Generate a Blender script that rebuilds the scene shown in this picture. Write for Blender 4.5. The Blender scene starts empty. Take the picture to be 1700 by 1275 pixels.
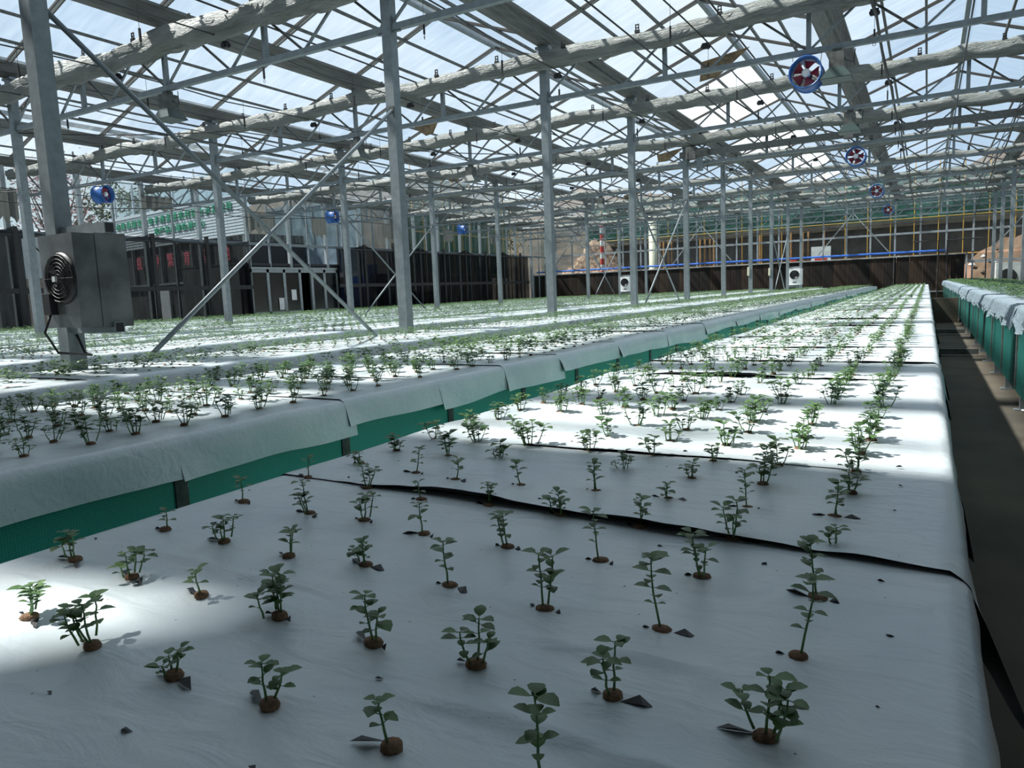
import bpy, bmesh, math, random
import numpy as np
from mathutils import Matrix, Vector, Quaternion
C = bpy.context.scene.collection
SC = bpy.context.scene

# ------------------------------------------------------------------ camera, light, exposure
def cam_matrix(a, b, g):
    return (Matrix.Rotation(a, 4, 'Z') @ Matrix.Rotation(b, 4, 'X') @ Matrix.Rotation(g, 4, 'Z'))
cam_d = bpy.data.cameras.new('camera'); cam = bpy.data.objects.new('camera', cam_d); C.objects.link(cam)
cam_d.sensor_fit = 'HORIZONTAL'; cam_d.sensor_width = 36.0; cam_d.lens = 1213.75 / 1700 * 36
cam_d.clip_start = 0.02; cam_d.clip_end = 600
cam.matrix_world = cam_matrix(math.radians(29.648), math.radians(82.866), math.radians(-2.344))
SC.camera = cam
SC.view_settings.view_transform = 'Standard'; SC.view_settings.look = 'None'
SC.view_settings.gamma = 1.0; SC.view_settings.use_curve_mapping = False
SC.view_settings.exposure = 0.19
SC.cycles.transparent_max_bounces = 24
SC.cycles.max_bounces = 8; SC.cycles.diffuse_bounces = 4
SC.cycles.caustics_reflective = False; SC.cycles.caustics_refractive = False

SUN_TO = Vector((0.72, 0.22, -1.0)).normalized()
sd = bpy.data.lights.new('sun', 'SUN'); sd.energy = 9.3; sd.angle = math.radians(2.0); sd.color = (1.0, 0.96, 0.90)
so = bpy.data.objects.new('sun', sd); C.objects.link(so); so.rotation_euler = SUN_TO.to_track_quat('-Z', 'Y').to_euler()

W = bpy.data.worlds.new('world'); SC.world = W; W.use_nodes = True
nt = W.node_tree; nt.nodes.clear()
out = nt.nodes.new('ShaderNodeOutputWorld'); bg = nt.nodes.new('ShaderNodeBackground')
tc = nt.nodes.new('ShaderNodeTexCoord'); nz = nt.nodes.new('ShaderNodeTexNoise'); rp = nt.nodes.new('ShaderNodeValToRGB')
nz.inputs['Scale'].default_value = 2.2; nz.inputs['Detail'].default_value = 5
rp.color_ramp.elements[0].position = 0.40; rp.color_ramp.elements[0].color = (0.45, 0.60, 0.77, 1)
rp.color_ramp.elements[1].position = 0.62; rp.color_ramp.elements[1].color = (0.76, 0.85, 0.92, 1)
nt.links.new(tc.outputs['Generated'], nz.inputs['Vector']); nt.links.new(nz.outputs['Fac'], rp.inputs['Fac'])
nt.links.new(rp.outputs['Color'], bg.inputs['Color']); bg.inputs['Strength'].default_value = 1.0
nt.links.new(bg.outputs[0], out.inputs[0])

# ------------------------------------------------------------------ materials
def mat(name, col, rough=0.6, metal=0.0, var=0.0, scale=8.0, bump=0.0, bscale=60.0, col2=None, spec=0.5, stretch=None):
    m = bpy.data.materials.new(name); m.use_nodes = True; t = m.node_tree; b = t.nodes['Principled BSDF']
    b.inputs['Roughness'].default_value = rough; b.inputs['Metallic'].default_value = metal
    b.inputs['Specular IOR Level'].default_value = spec
    b.inputs['Base Color'].default_value = (*col, 1)
    tcn = t.nodes.new('ShaderNodeTexCoord'); mp = t.nodes.new('ShaderNodeMapping')
    t.links.new(tcn.outputs['Object'], mp.inputs['Vector'])
    if stretch: mp.inputs['Scale'].default_value = stretch
    if var > 0 or col2:
        n = t.nodes.new('ShaderNodeTexNoise'); n.inputs['Scale'].default_value = scale; n.inputs['Detail'].default_value = 6
        r = t.nodes.new('ShaderNodeValToRGB')
        c2 = col2 or tuple(min(1, c * (1 + var)) for c in col); c1 = col if col2 else tuple(c * (1 - var) for c in col)
        r.color_ramp.elements[0].color = (*c1, 1); r.color_ramp.elements[1].color = (*c2, 1)
        r.color_ramp.elements[0].position = 0.35; r.color_ramp.elements[1].position = 0.65
        t.links.new(mp.outputs[0], n.inputs['Vector']); t.links.new(n.outputs['Fac'], r.inputs['Fac'])
        t.links.new(r.outputs['Color'], b.inputs['Base Color'])
    if bump > 0:
        n2 = t.nodes.new('ShaderNodeTexNoise'); n2.inputs['Scale'].default_value = bscale; n2.inputs['Detail'].default_value = 4
        bp = t.nodes.new('ShaderNodeBump'); bp.inputs['Strength'].default_value = bump; bp.inputs['Distance'].default_value = 0.01
        t.links.new(mp.outputs[0], n2.inputs['Vector']); t.links.new(n2.outputs['Fac'], bp.inputs['Height']); t.links.new(bp.outputs[0], b.inputs['Normal'])
    return m

M = {}
M['steel'] = mat('galvanised_steel', (0.20, 0.235, 0.25), 0.5, 0.25, 0.12, 14, 0.1, 80)
M['steel_white'] = mat('pale_steel', (0.30, 0.33, 0.345), 0.45, 0.1, 0.1, 10)
M['steel_dark'] = mat('dark_steel', (0.10, 0.105, 0.10), 0.6, 0.3, 0.3, 12)
M['gutter'] = mat('dusty_gutter_metal', (0.12, 0.125, 0.12), 0.6, 0.2, 0.25, 5, stretch=(6, .6, 6))
M['gasket'] = mat('rubber_gasket', (0.06, 0.055, 0.05), 0.8)
M['black'] = mat('black_plastic', (0.015, 0.015, 0.017), 0.5)
M['cable'] = mat('black_cable', (0.02, 0.02, 0.022), 0.5)
M['blue'] = mat('blue_paint', (0.02, 0.10, 0.33), 0.4, 0, 0.15, 10)
M['bluepipe'] = mat('blue_pipe', (0.03, 0.14, 0.55), 0.4)
M['red'] = mat('dark_red_paint', (0.25, 0.02, 0.04), 0.4)
M['white'] = mat('white_paint', (0.75, 0.76, 0.76), 0.5, 0, 0.08, 6)
M['cream'] = mat('cream_plastic', (0.62, 0.60, 0.46), 0.5)
M['concrete'] = mat('concrete_floor', (0.06, 0.053, 0.04), 0.85, 0, 0, 1.3, 0.2, 30, col2=(0.105, 0.088, 0.062))
M['earth'] = mat('brown_earth', (0.11, 0.060, 0.035), 0.95, 0, 0, 1.6, 0.9, 4, col2=(0.17, 0.105, 0.07))
M['plug'] = mat('brown_sponge', (0.23, 0.135, 0.08), 0.95, 0, 0.25, 120, 0.5, 300)
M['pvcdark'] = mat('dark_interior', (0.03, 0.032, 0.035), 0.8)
M['bricks'] = mat('rubble', (0.10, 0.05, 0.035), 0.9, 0, 0, 5, 0.8, 20, col2=(0.42, 0.30, 0.22))
M['yellow'] = mat('yellow_scaffold_pipe', (0.42, 0.24, 0.03), 0.5, 0, 0.15, 3)
M['greenletter'] = mat('green_letters', (0.0, 0.30, 0.16), 0.5)
M['redletter'] = mat('red_letters', (0.85, 0.16, 0.22), 0.5)
M['siding'] = mat('white_siding', (0.50, 0.55, 0.60), 0.5)
M['blockwork'] = mat('white_blockwork', (0.55, 0.57, 0.60), 0.8, 0, 0.1, 10)
M['bark'] = mat('bark', (0.12, 0.08, 0.06), 0.9)
M['blossom'] = mat('blossom', (0.40, 0.22, 0.24), 0.8)
M['treeleaf'] = mat('tree_leaf', (0.07, 0.10, 0.04), 0.8)
M['roller'] = mat('galvanised_box', (0.15, 0.16, 0.16), 0.36, 0.55, 0.35, 4)
M['shell'] = mat('unfinished_concrete', (0.07, 0.065, 0.06), 0.9, 0, 0, 1.2, 0.2, 10, col2=(0.16, 0.145, 0.13))
M['hillside'] = mat('dark_hillside', (0.035, 0.03, 0.025), 0.95, 0, 0, .5, 0.5, 2, col2=(0.10, 0.075, 0.055))
M['bluepane'] = mat('bluish_pane', (0.16, 0.22, 0.26), 0.25, 0, 0.3, 2)
M['timber'] = mat('orange_timber', (0.42, 0.22, 0.08), 0.8, 0, 0.2, 4)
M['redstripe'] = mat('red_paint', (0.55, 0.05, 0.04), 0.5)
M['greymesh'] = mat('grey_shingle', (0.20, 0.21, 0.22), 0.8)

def nodes_mat(name):
    m = bpy.data.materials.new(name); m.use_nodes = True; t = m.node_tree; t.nodes.clear()
    o = t.nodes.new('ShaderNodeOutputMaterial'); return m, t, o
def N(t, k, **kw):
    n = t.nodes.new(k)
    for a, v in kw.items(): setattr(n, a, v)
    return n
# mulch film: white outside, black inside, faint stains, small wrinkles
def film():
    m, t, o = nodes_mat('white_black_mulch_film')
    b = N(t, 'ShaderNodeBsdfPrincipled'); k = N(t, 'ShaderNodeBsdfPrincipled'); mx = N(t, 'ShaderNodeMixShader'); g = N(t, 'ShaderNodeNewGeometry')
    k.inputs['Base Color'].default_value = (0.012, 0.012, 0.014, 1); k.inputs['Roughness'].default_value = 0.45
    b.inputs['Roughness'].default_value = 0.31; b.inputs['Specular IOR Level'].default_value = 0.45
    tcn = N(t, 'ShaderNodeTexCoord')
    n = N(t, 'ShaderNodeTexNoise'); n.inputs['Scale'].default_value = 3.0; n.inputs['Detail'].default_value = 8
    r = N(t, 'ShaderNodeValToRGB'); r.color_ramp.elements[0].color = (0.60, 0.68, 0.72, 1); r.color_ramp.elements[1].color = (0.74, 0.79, 0.80, 1)
    r.color_ramp.elements[0].position = 0.3; r.color_ramp.elements[1].position = 0.65
    t.links.new(tcn.outputs['Object'], n.inputs['Vector']); t.links.new(n.outputs['Fac'], r.inputs['Fac'])
    # tiny dirt specks
    v = N(t, 'ShaderNodeTexVoronoi'); v.inputs['Scale'].default_value = 22; lt = N(t, 'ShaderNodeMath', operation='LESS_THAN'); lt.inputs[1].default_value = 0.035
    t.links.new(tcn.outputs['Object'], v.inputs['Vector']); t.links.new(v.outputs['Distance'], lt.inputs[0])
    mc = N(t, 'ShaderNodeMix', data_type='RGBA'); mc.inputs['B'].default_value = (0.10, 0.08, 0.06, 1)
    ml = N(t, 'ShaderNodeMath', operation='MULTIPLY'); ml.inputs[1].default_value = 0.8
    t.links.new(lt.outputs[0], ml.inputs[0]); t.links.new(ml.outputs[0], mc.inputs['Factor']); t.links.new(r.outputs['Color'], mc.inputs['A']); t.links.new(mc.outputs['Result'], b.inputs['Base Color'])
    mp = N(t, 'ShaderNodeMapping'); mp.inputs['Scale'].default_value = (2.5, 7, 6)
    n2 = N(t, 'ShaderNodeTexNoise'); n2.inputs['Scale'].default_value = 3.0; n2.inputs['Detail'].default_value = 5; n2.inputs['Distortion'].default_value = 0.8
    n3 = N(t, 'ShaderNodeTexNoise'); n3.inputs['Scale'].default_value = 14.0; n3.inputs['Detail'].default_value = 3; n3.inputs['Distortion'].default_value = 1.5
    ad = N(t, 'ShaderNodeMath', operation='ADD'); sc_ = N(t, 'ShaderNodeMath', operation='MULTIPLY'); sc_.inputs[1].default_value = 0.5
    t.links.new(tcn.outputs['Object'], mp.inputs['Vector']); t.links.new(mp.outputs[0], n2.inputs['Vector']); t.links.new(tcn.outputs['Object'], n3.inputs['Vector'])
    t.links.new(n3.outputs['Fac'], sc_.inputs[0]); t.links.new(n2.outputs['Fac'], ad.inputs[0]); t.links.new(sc_.outputs[0], ad.inputs[1])
    bp = N(t, 'ShaderNodeBump'); bp.inputs['Strength'].default_value = 0.38; bp.inputs['Distance'].default_value = 0.012
    t.links.new(ad.outputs[0], bp.inputs['Height']); t.links.new(bp.outputs[0], b.inputs['Normal'])
    t.links.new(g.outputs['Backfacing'], mx.inputs['Fac']); t.links.new(b.outputs[0], mx.inputs[1]); t.links.new(k.outputs[0], mx.inputs[2]); t.links.new(mx.outputs[0], o.inputs[0])
    return m
M['film'] = film()
def pane_mat(name, trans, tcol, dcol, share, rnd=0.12, gloss=0.04):
    """glazing: share of clear see-through, the rest a milky layer that scatters light onward"""
    m, t, o = nodes_mat(name)
    tr = N(t, 'ShaderNodeBsdfTransparent'); tr.inputs[0].default_value = (*trans, 1)
    tl = N(t, 'ShaderNodeBsdfTranslucent'); tl.inputs[0].default_value = (*tcol, 1)
    df = N(t, 'ShaderNodeBsdfDiffuse'); df.inputs[0].default_value = (*dcol, 1)
    gl = N(t, 'ShaderNodeBsdfGlossy'); gl.inputs['Roughness'].default_value = 0.12
    m1 = N(t, 'ShaderNodeMixShader'); m1.inputs[0].default_value = 0.3; m2 = N(t, 'ShaderNodeMixShader'); m3 = N(t, 'ShaderNodeMixShader'); m3.inputs[0].default_value = gloss
    oi = N(t, 'ShaderNodeObjectInfo'); n = N(t, 'ShaderNodeTexNoise'); n.inputs['Scale'].default_value = 1.6; n.inputs['Detail'].default_value = 5
    tcn = N(t, 'ShaderNodeTexCoord'); mp = N(t, 'ShaderNodeMapping'); mp.inputs['Scale'].default_value = (1, 5, 1)
    t.links.new(tcn.outputs['Object'], mp.inputs['Vector']); t.links.new(mp.outputs[0], n.inputs['Vector'])
    a = N(t, 'ShaderNodeMath', operation='MULTIPLY_ADD'); a.inputs[1].default_value = rnd; a.inputs[2].default_value = 1 - share - rnd / 2
    b = N(t, 'ShaderNodeMath', operation='MULTIPLY_ADD'); b.inputs[1].default_value = 0.3; t.links.new(oi.outputs['Random'], a.inputs[0])
    s = N(t, 'ShaderNodeMath', operation='SUBTRACT'); s.inputs[1].default_value = 0.5; t.links.new(n.outputs['Fac'], s.inputs[0]); t.links.new(s.outputs[0], b.inputs[0]); t.links.new(a.outputs[0], b.inputs[2])
    b.use_clamp = True
    t.links.new(b.outputs[0], m2.inputs[0])
    t.links.new(tl.outputs[0], m1.inputs[1]); t.links.new(df.outputs[0], m1.inputs[2])
    t.links.new(tr.outputs[0], m2.inputs[1]); t.links.new(m1.outputs[0], m2.inputs[2])
    t.links.new(m2.outputs[0], m3.inputs[1]); t.links.new(gl.outputs[0], m3.inputs[2]); t.links.new(m3.outputs[0], o.inputs[0])
    return m
M['roofglass'] = pane_mat('dusty_roof_glazing', (0.90, 0.94, 0.96), (0.62, 0.68, 0.72), (0.5, 0.5, 0.48), 0.90, 0.10)
M['glass'] = pane_mat('window_glass', (0.85, 0.90, 0.90), (0.16, 0.18, 0.18), (0.12, 0.13, 0.13), 0.95, 0.05, 0.05)
M['glareglass'] = pane_mat('sun_glare_glazing', (0.92, 0.95, 0.96), (0.85, 0.86, 0.84), (0.6, 0.6, 0.58), 0.62, 0.2)  # whiter, cloudier glazing stands in for sun glare on the roof
M['darkglass'] = pane_mat('tinted_glass', (0.25, 0.30, 0.32), (0.10, 0.13, 0.14), (0.05, 0.06, 0.07), 0.6, 0.2, 0.10)
def net_mat(name, col, share, scale=None):
    m, t, o = nodes_mat(name)
    tr = N(t, 'ShaderNodeBsdfTransparent'); df = N(t, 'ShaderNodeBsdfDiffuse'); df.inputs[0].default_value = (*col, 1)
    mx = N(t, 'ShaderNodeMixShader'); mx.inputs[0].default_value = share
    t.links.new(tr.outputs[0], mx.inputs[1]); t.links.new(df.outputs[0], mx.inputs[2]); t.links.new(mx.outputs[0], o.inputs[0])
    return m
M['blacknet'] = net_mat('black_shade_net', (0.006, 0.006, 0.008), 0.72)
M['blacknet2'] = net_mat('dense_black_net', (0.006, 0.006, 0.008), 0.86)
M['greennet'] = net_mat('green_scaffold_net', (0.02, 0.10, 0.07), 0.93)
def cloth_mat(name, col, tl_share=0.25, bump=0.6):
    m, t, o = nodes_mat(name)
    df = N(t, 'ShaderNodeBsdfPrincipled'); df.inputs['Base Color'].default_value = (*col, 1); df.inputs['Roughness'].default_value = 0.5
    tl = N(t, 'ShaderNodeBsdfTranslucent'); tl.inputs[0].default_value = (*col, 1)
    mx = N(t, 'ShaderNodeMixShader'); mx.inputs[0].default_value = tl_share
    tcn = N(t, 'ShaderNodeTexCoord'); mp = N(t, 'ShaderNodeMapping'); mp.inputs['Scale'].default_value = (2.2, 9, 14)
    n = N(t, 'ShaderNodeTexNoise'); n.inputs['Scale'].default_value = 2.5; n.inputs['Detail'].default_value = 7; n.inputs['Distortion'].default_value = 1.2
    bp = N(t, 'ShaderNodeBump'); bp.inputs['Strength'].default_value = bump; bp.inputs['Distance'].default_value = 0.05
    t.links.new(tcn.outputs['Object'], mp.inputs['Vector']); t.links.new(mp.outputs[0], n.inputs['Vector']); t.links.new(n.outputs['Fac'], bp.inputs['Height']); t.links.new(bp.outputs[0], df.inputs['Normal'])
    t.links.new(df.outputs[0], mx.inputs[1]); t.links.new(tl.outputs[0], mx.inputs[2]); t.links.new(mx.outputs[0], o.inputs[0])
    return m
M['curtain'] = cloth_mat('silver_white_curtain', (0.215, 0.23, 0.215), 0.0, 1.0)
M['oldplastic'] = cloth_mat('old_plastic_sheet', (0.15, 0.155, 0.145), 0.3, 0.8)
M['addedcloth'] = cloth_mat('added_shade_cloth', (0.16, 0.17, 0.17), 0.03, 0.2)  # for the added unseen cloths that block sun and skylight
def skirt_mat():
    m = mat('green_mesh_skirt', (0.05, 0.40, 0.32), 0.5)
    t = m.node_tree; b = t.nodes['Principled BSDF']; tcn = N(t, 'ShaderNodeTexCoord')
    k = N(t, 'ShaderNodeTexBrick'); k.inputs['Scale'].default_value = 60; k.inputs['Color1'].default_value = (0.03, 0.30, 0.24, 1); k.inputs['Color2'].default_value = (0.035, 0.33, 0.26, 1)
    k.inputs['Mortar'].default_value = (0.09, 0.46, 0.37, 1); k.inputs['Mortar Size'].default_value = 0.03; k.offset = 0.0; k.inputs['Brick Width'].default_value = 0.5; k.inputs['Row Height'].default_value = 0.5
    sp = N(t, 'ShaderNodeSeparateXYZ'); cb = N(t, 'ShaderNodeCombineXYZ')
    t.links.new(tcn.outputs['Object'], sp.inputs[0]); t.links.new(sp.outputs['Y'], cb.inputs['X']); t.links.new(sp.outputs['Z'], cb.inputs['Y'])
    t.links.new(cb.outputs[0], k.inputs['Vector']); t.links.new(k.outputs['Color'], b.inputs['Base Color'])
    return m
M['skirt'] = skirt_mat(); M['skirt_smooth'] = mat('smooth_green_panel', (0.012, 0.105, 0.088), 0.45, 0, 0.2, 1.2, stretch=(1, 1, .3))
def leaf_mat(name, c1, c2, tl=0.25):
    m, t, o = nodes_mat(name)
    p = N(t, 'ShaderNodeBsdfPrincipled'); p.inputs['Roughness'].default_value = 0.45; tr = N(t, 'ShaderNodeBsdfTranslucent'); mx = N(t, 'ShaderNodeMixShader'); mx.inputs[0].default_value = tl
    n = N(t, 'ShaderNodeTexNoise'); n.inputs['Scale'].default_value = 18.0; g = N(t, 'ShaderNodeTexCoord'); oi = N(t, 'ShaderNodeObjectInfo')
    a = N(t, 'ShaderNodeMath', operation='MULTIPLY_ADD'); a.inputs[1].default_value = 0.45; t.links.new(oi.outputs['Random'], a.inputs[0]); s = N(t, 'ShaderNodeMath', operation='SUBTRACT'); s.inputs[1].default_value = 0.22
    t.links.new(g.outputs['Object'], n.inputs['Vector']); t.links.new(n.outputs['Fac'], s.inputs[0]); t.links.new(s.outputs[0], a.inputs[2])
    r = N(t, 'ShaderNodeValToRGB'); r.color_ramp.elements[0].color = (*c1, 1); r.color_ramp.elements[1].color = (*c2, 1)
    t.links.new(a.outputs[0], r.inputs['Fac']); t.links.new(r.outputs[0], p.inputs['Base Color']); t.links.new(r.outputs[0], tr.inputs[0])
    t.links.new(p.outputs[0], mx.inputs[1]); t.links.new(tr.outputs[0], mx.inputs[2]); t.links.new(mx.outputs[0], o.inputs[0])
    return m
M['leaf'] = leaf_mat('seedling_leaf', (0.042, 0.10, 0.032), (0.12, 0.215, 0.062), 0.16)
M['stem'] = mat('seedling_stem', (0.13, 0.26, 0.09), 0.5)
def pad_mat():
    m = mat('cellulose_pad', (0.05, 0.03, 0.02), 0.95)
    t = m.node_tree; b = t.nodes['Principled BSDF']; tcn = N(t, 'ShaderNodeTexCoord'); mp = N(t, 'ShaderNodeMapping'); mp.inputs['Scale'].default_value = (9, 1, .25)
    n = N(t, 'ShaderNodeTexNoise'); n.inputs['Scale'].default_value = 1.5; n.inputs['Detail'].default_value = 6; oi = N(t, 'ShaderNodeObjectInfo')
    a = N(t, 'ShaderNodeMath', operation='MULTIPLY_ADD'); a.inputs[1].default_value = 0.3; s = N(t, 'ShaderNodeMath', operation='SUBTRACT'); s.inputs[1].default_value = 0.15
    r = N(t, 'ShaderNodeValToRGB'); r.color_ramp.elements[0].position = 0.4; r.color_ramp.elements[1].position = 0.85
    r.color_ramp.elements[0].color = (0.006, 0.0045, 0.004, 1); r.color_ramp.elements[1].color = (0.055, 0.032, 0.018, 1)
    t.links.new(tcn.outputs['Object'], mp.inputs['Vector']); t.links.new(mp.outputs[0], n.inputs['Vector']); t.links.new(n.outputs['Fac'], s.inputs[0]); t.links.new(oi.outputs['Random'], a.inputs[0]); t.links.new(s.outputs[0], a.inputs[2])
    t.links.new(a.outputs[0], r.inputs[0]); t.links.new(r.outputs[0], b.inputs['Base Color'])
    return m
M['pad'] = pad_mat()

# ------------------------------------------------------------------ mesh helpers
class MB:
    """collects simple solids and builds ONE mesh object"""
    def __init__(s): s.v = []; s.f = []; s.m = []
    def add(s, vs, fs, mi=0):
        k = len(s.v); s.v += [tuple(p) for p in vs]; s.f += [tuple(i + k for i in f) for f in fs]; s.m += [mi] * len(fs); return s
    def box(s, x0, x1, y0, y1, z0, z1, mi=0):
        return s.add([(x0,y0,z0),(x1,y0,z0),(x1,y1,z0),(x0,y1,z0),(x0,y0,z1),(x1,y0,z1),(x1,y1,z1),(x0,y1,z1)],
                     [(0,3,2,1),(4,5,6,7),(0,1,5,4),(1,2,6,5),(2,3,7,6),(3,0,4,7)], mi)
    def bar(s, p, q, w, h, mi=0, up=(0, 0, 1)):
        p = Vector(p); q = Vector(q); d = (q - p).normalized(); up = Vector(up)
        if abs(d.dot(up)) > .98: up = Vector((0, 1, 0))
        a = d.cross(up).normalized() * (w / 2); b = a.cross(d).normalized() * (h / 2)
        vs = [p - a - b, p + a - b, p + a + b, p - a + b, q - a - b, q + a - b, q + a + b, q - a + b]
        return s.add(vs, [(0,1,2,3),(4,7,6,5),(0,4,5,1),(1,5,6,2),(2,6,7,3),(3,7,4,0)], mi)
    def tube(s, pts, r, n=6, mi=0, caps=True):
        pts = [Vector(p) for p in pts]; rs = r if isinstance(r, (list, tuple)) else [r] * len(pts); k0 = len(s.v); prev = None
        vs = []
        for i, p in enumerate(pts):
            d = (pts[min(i + 1, len(pts) - 1)] - pts[max(i - 1, 0)]).normalized()
            if prev is None:
                u = Vector((0, 0, 1)) if abs(d.z) < .9 else Vector((1, 0, 0)); a = d.cross(u).normalized()
            else: a = (prev - d * prev.dot(d)).normalized()
            prev = a; b = d.cross(a)
            for j in range(n): t = 2 * math.pi * j / n; vs.append(p + (a * math.cos(t) + b * math.sin(t)) * rs[i])
        fs = []
        for i in range(len(pts) - 1):
            for j in range(n): fs.append((i*n + j, i*n + (j+1) % n, (i+1)*n + (j+1) % n, (i+1)*n + j))
        if caps: fs.append(tuple(range(n - 1, -1, -1))); fs.append(tuple((len(pts)-1)*n + j for j in range(n)))
        return s.add(vs, fs, mi)
    def lathe(s, prof, n=20, axis='Z', mi=0, c=(0, 0, 0)):
        vs = []; 
        for r, h in prof:
            for j in range(n):
                t = 2 * math.pi * j / n; x, y = r * math.cos(t), r * math.sin(t)
                p = {'Z': (x, y, h), 'Y': (x, h, -y), 'X': (h, x, y)}[axis]; vs.append((p[0]+c[0], p[1]+c[1], p[2]+c[2]))
        fs = [(i*n + j, i*n + (j+1) % n, (i+1)*n + (j+1) % n, (i+1)*n + j) for i in range(len(prof)-1) for j in range(n)]
        return s.add(vs, fs, mi)
    def mesh(s, name, mats, smooth=False):
        me = bpy.data.meshes.new(name); me.from_pydata(s.v, [], s.f)
        for m_ in (mats if isinstance(mats, (list, tuple)) else [mats]): me.materials.append(M[m_] if isinstance(m_, str) else m_)
        if any(s.m): me.polygons.foreach_set('material_index', s.m)
        if smooth: me.polygons.foreach_set('use_smooth', [True] * len(me.polygons))
        me.update(); return me
    def build(s, name, mats, parent=None, loc=(0, 0, 0), smooth=False):
        return link(name, s.mesh(name, mats, smooth), parent, loc)
def link(name, me, parent=None, loc=(0, 0, 0), rot=None):
    o = bpy.data.objects.new(name, me); C.objects.link(o); o.location = loc
    if rot: o.rotation_euler = rot
    if parent: o.parent = parent
    return o
def tag(o, label=None, cat=None, group=None, kind=None):
    if label: o['label'] = label
    if cat: o['category'] = cat
    if group: o['group'] = group
    if kind: o['kind'] = kind
    return o
def empty(name, loc=(0, 0, 0), label=None, cat=None, group=None, kind=None, rot=None):
    return tag(link(name, None, None, loc, rot), label, cat, group, kind)
def copy_tree(o, parent=None, kids=None):
    c = o.copy(); C.objects.link(c); c.parent = parent
    for ch in (kids if kids is not None else KIDS(o)): copy_tree(ch, c)
    return c
def KIDS(o): return list(o.children)
def grid_mesh(name, P, mats, smooth=True, close_u=False):
    """P: (nv, nu, 3) array of points"""
    nv, nu = P.shape[:2]; idx = np.arange(nv * nu).reshape(nv, nu)
    a = idx[:-1, :-1].ravel(); b = idx[:-1, 1:].ravel(); c = idx[1:, 1:].ravel(); d = idx[1:, :-1].ravel()
    return raw_mesh(name, P.reshape(-1, 3), np.stack([a, b, c, d], 1), mats, smooth)
def raw_mesh(name, V, F, mats, smooth=True, mi=None):
    me = bpy.data.meshes.new(name); k = F.shape[1]
    me.vertices.add(len(V)); me.vertices.foreach_set('co', np.asarray(V, np.float32).ravel())
    me.loops.add(F.size); me.loops.foreach_set('vertex_index', F.astype(np.int32).ravel())
    me.polygons.add(len(F)); me.polygons.foreach_set('loop_start', np.arange(0, F.size, k, dtype=np.int32))
    for m_ in (mats if isinstance(mats, (list, tuple)) else [mats]): me.materials.append(M[m_])
    if mi is not None: me.polygons.foreach_set('material_index', np.asarray(mi, np.int32))
    if smooth: me.polygons.foreach_set('use_smooth', np.ones(len(F), bool))
    me.update(calc_edges=True); me.validate(); return me
ORD = ['first','second','third','fourth','fifth','sixth','seventh','eighth','ninth','tenth','eleventh','twelfth','thirteenth','fourteenth','fifteenth','sixteenth','seventeenth','eighteenth','nineteenth','twentieth',
       'twenty-first','twenty-second','twenty-third','twenty-fourth','twenty-fifth','twenty-sixth','twenty-seventh','twenty-eighth','twenty-ninth','thirtieth','thirty-first','thirty-second','thirty-third','thirty-fourth','thirty-fifth','thirty-sixth','thirty-seventh','thirty-eighth','thirty-ninth','fortieth']

FLOOR, TOP, XW, YW = -1.20, -0.44, -21.48, 43.1
COLX = [-13.48, -5.48, 2.52]; TY = [3.1 + 4 * k for k in range(-1, 11)]
WALLX = -21.48
BWS = [1.5, 1.45, 1.2, 1.4, 1.4, 1.4, 1.4, 1.4, 1.4]
BEDR = [0.07, -2.18, -4.48, -7.03, -9.34, -11.60, -13.98, -16.2, -18.35]; BW = 1.5; YEND = 41.2
# ------------------------------------------------------------------ floor and ground
fl = MB(); fl.box(-23.5, 8.5, -9, YW + .2, FLOOR - .12, FLOOR); tag(fl.build('floor', 'concrete'), kind='structure')
def ground():
    n = 60; xs = np.linspace(-110, 60, n); ys = np.linspace(-30, 150, n); X, Y = np.meshgrid(xs, ys)
    inside = (X > -26) & (X < 12) & (Y < 46) & (Y > -12)
    Z = FLOOR - .16 + np.where(inside, 0, 0.25 * np.sin(X * .7) * np.sin(Y * .5) * 0.4)
    Z = Z + np.clip((Y - 62) * .42, 0, 15) * (0.8 + .2 * np.sin(X * .11) + .06 * np.sin(X * .5 + Y * .3)) + np.clip((-X - 60) * .12, 0, 6)
    o = link('ground', grid_mesh('ground', np.stack([X, Y, Z], -1), 'hillside')); tag(o, kind='structure')
ground()

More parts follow.
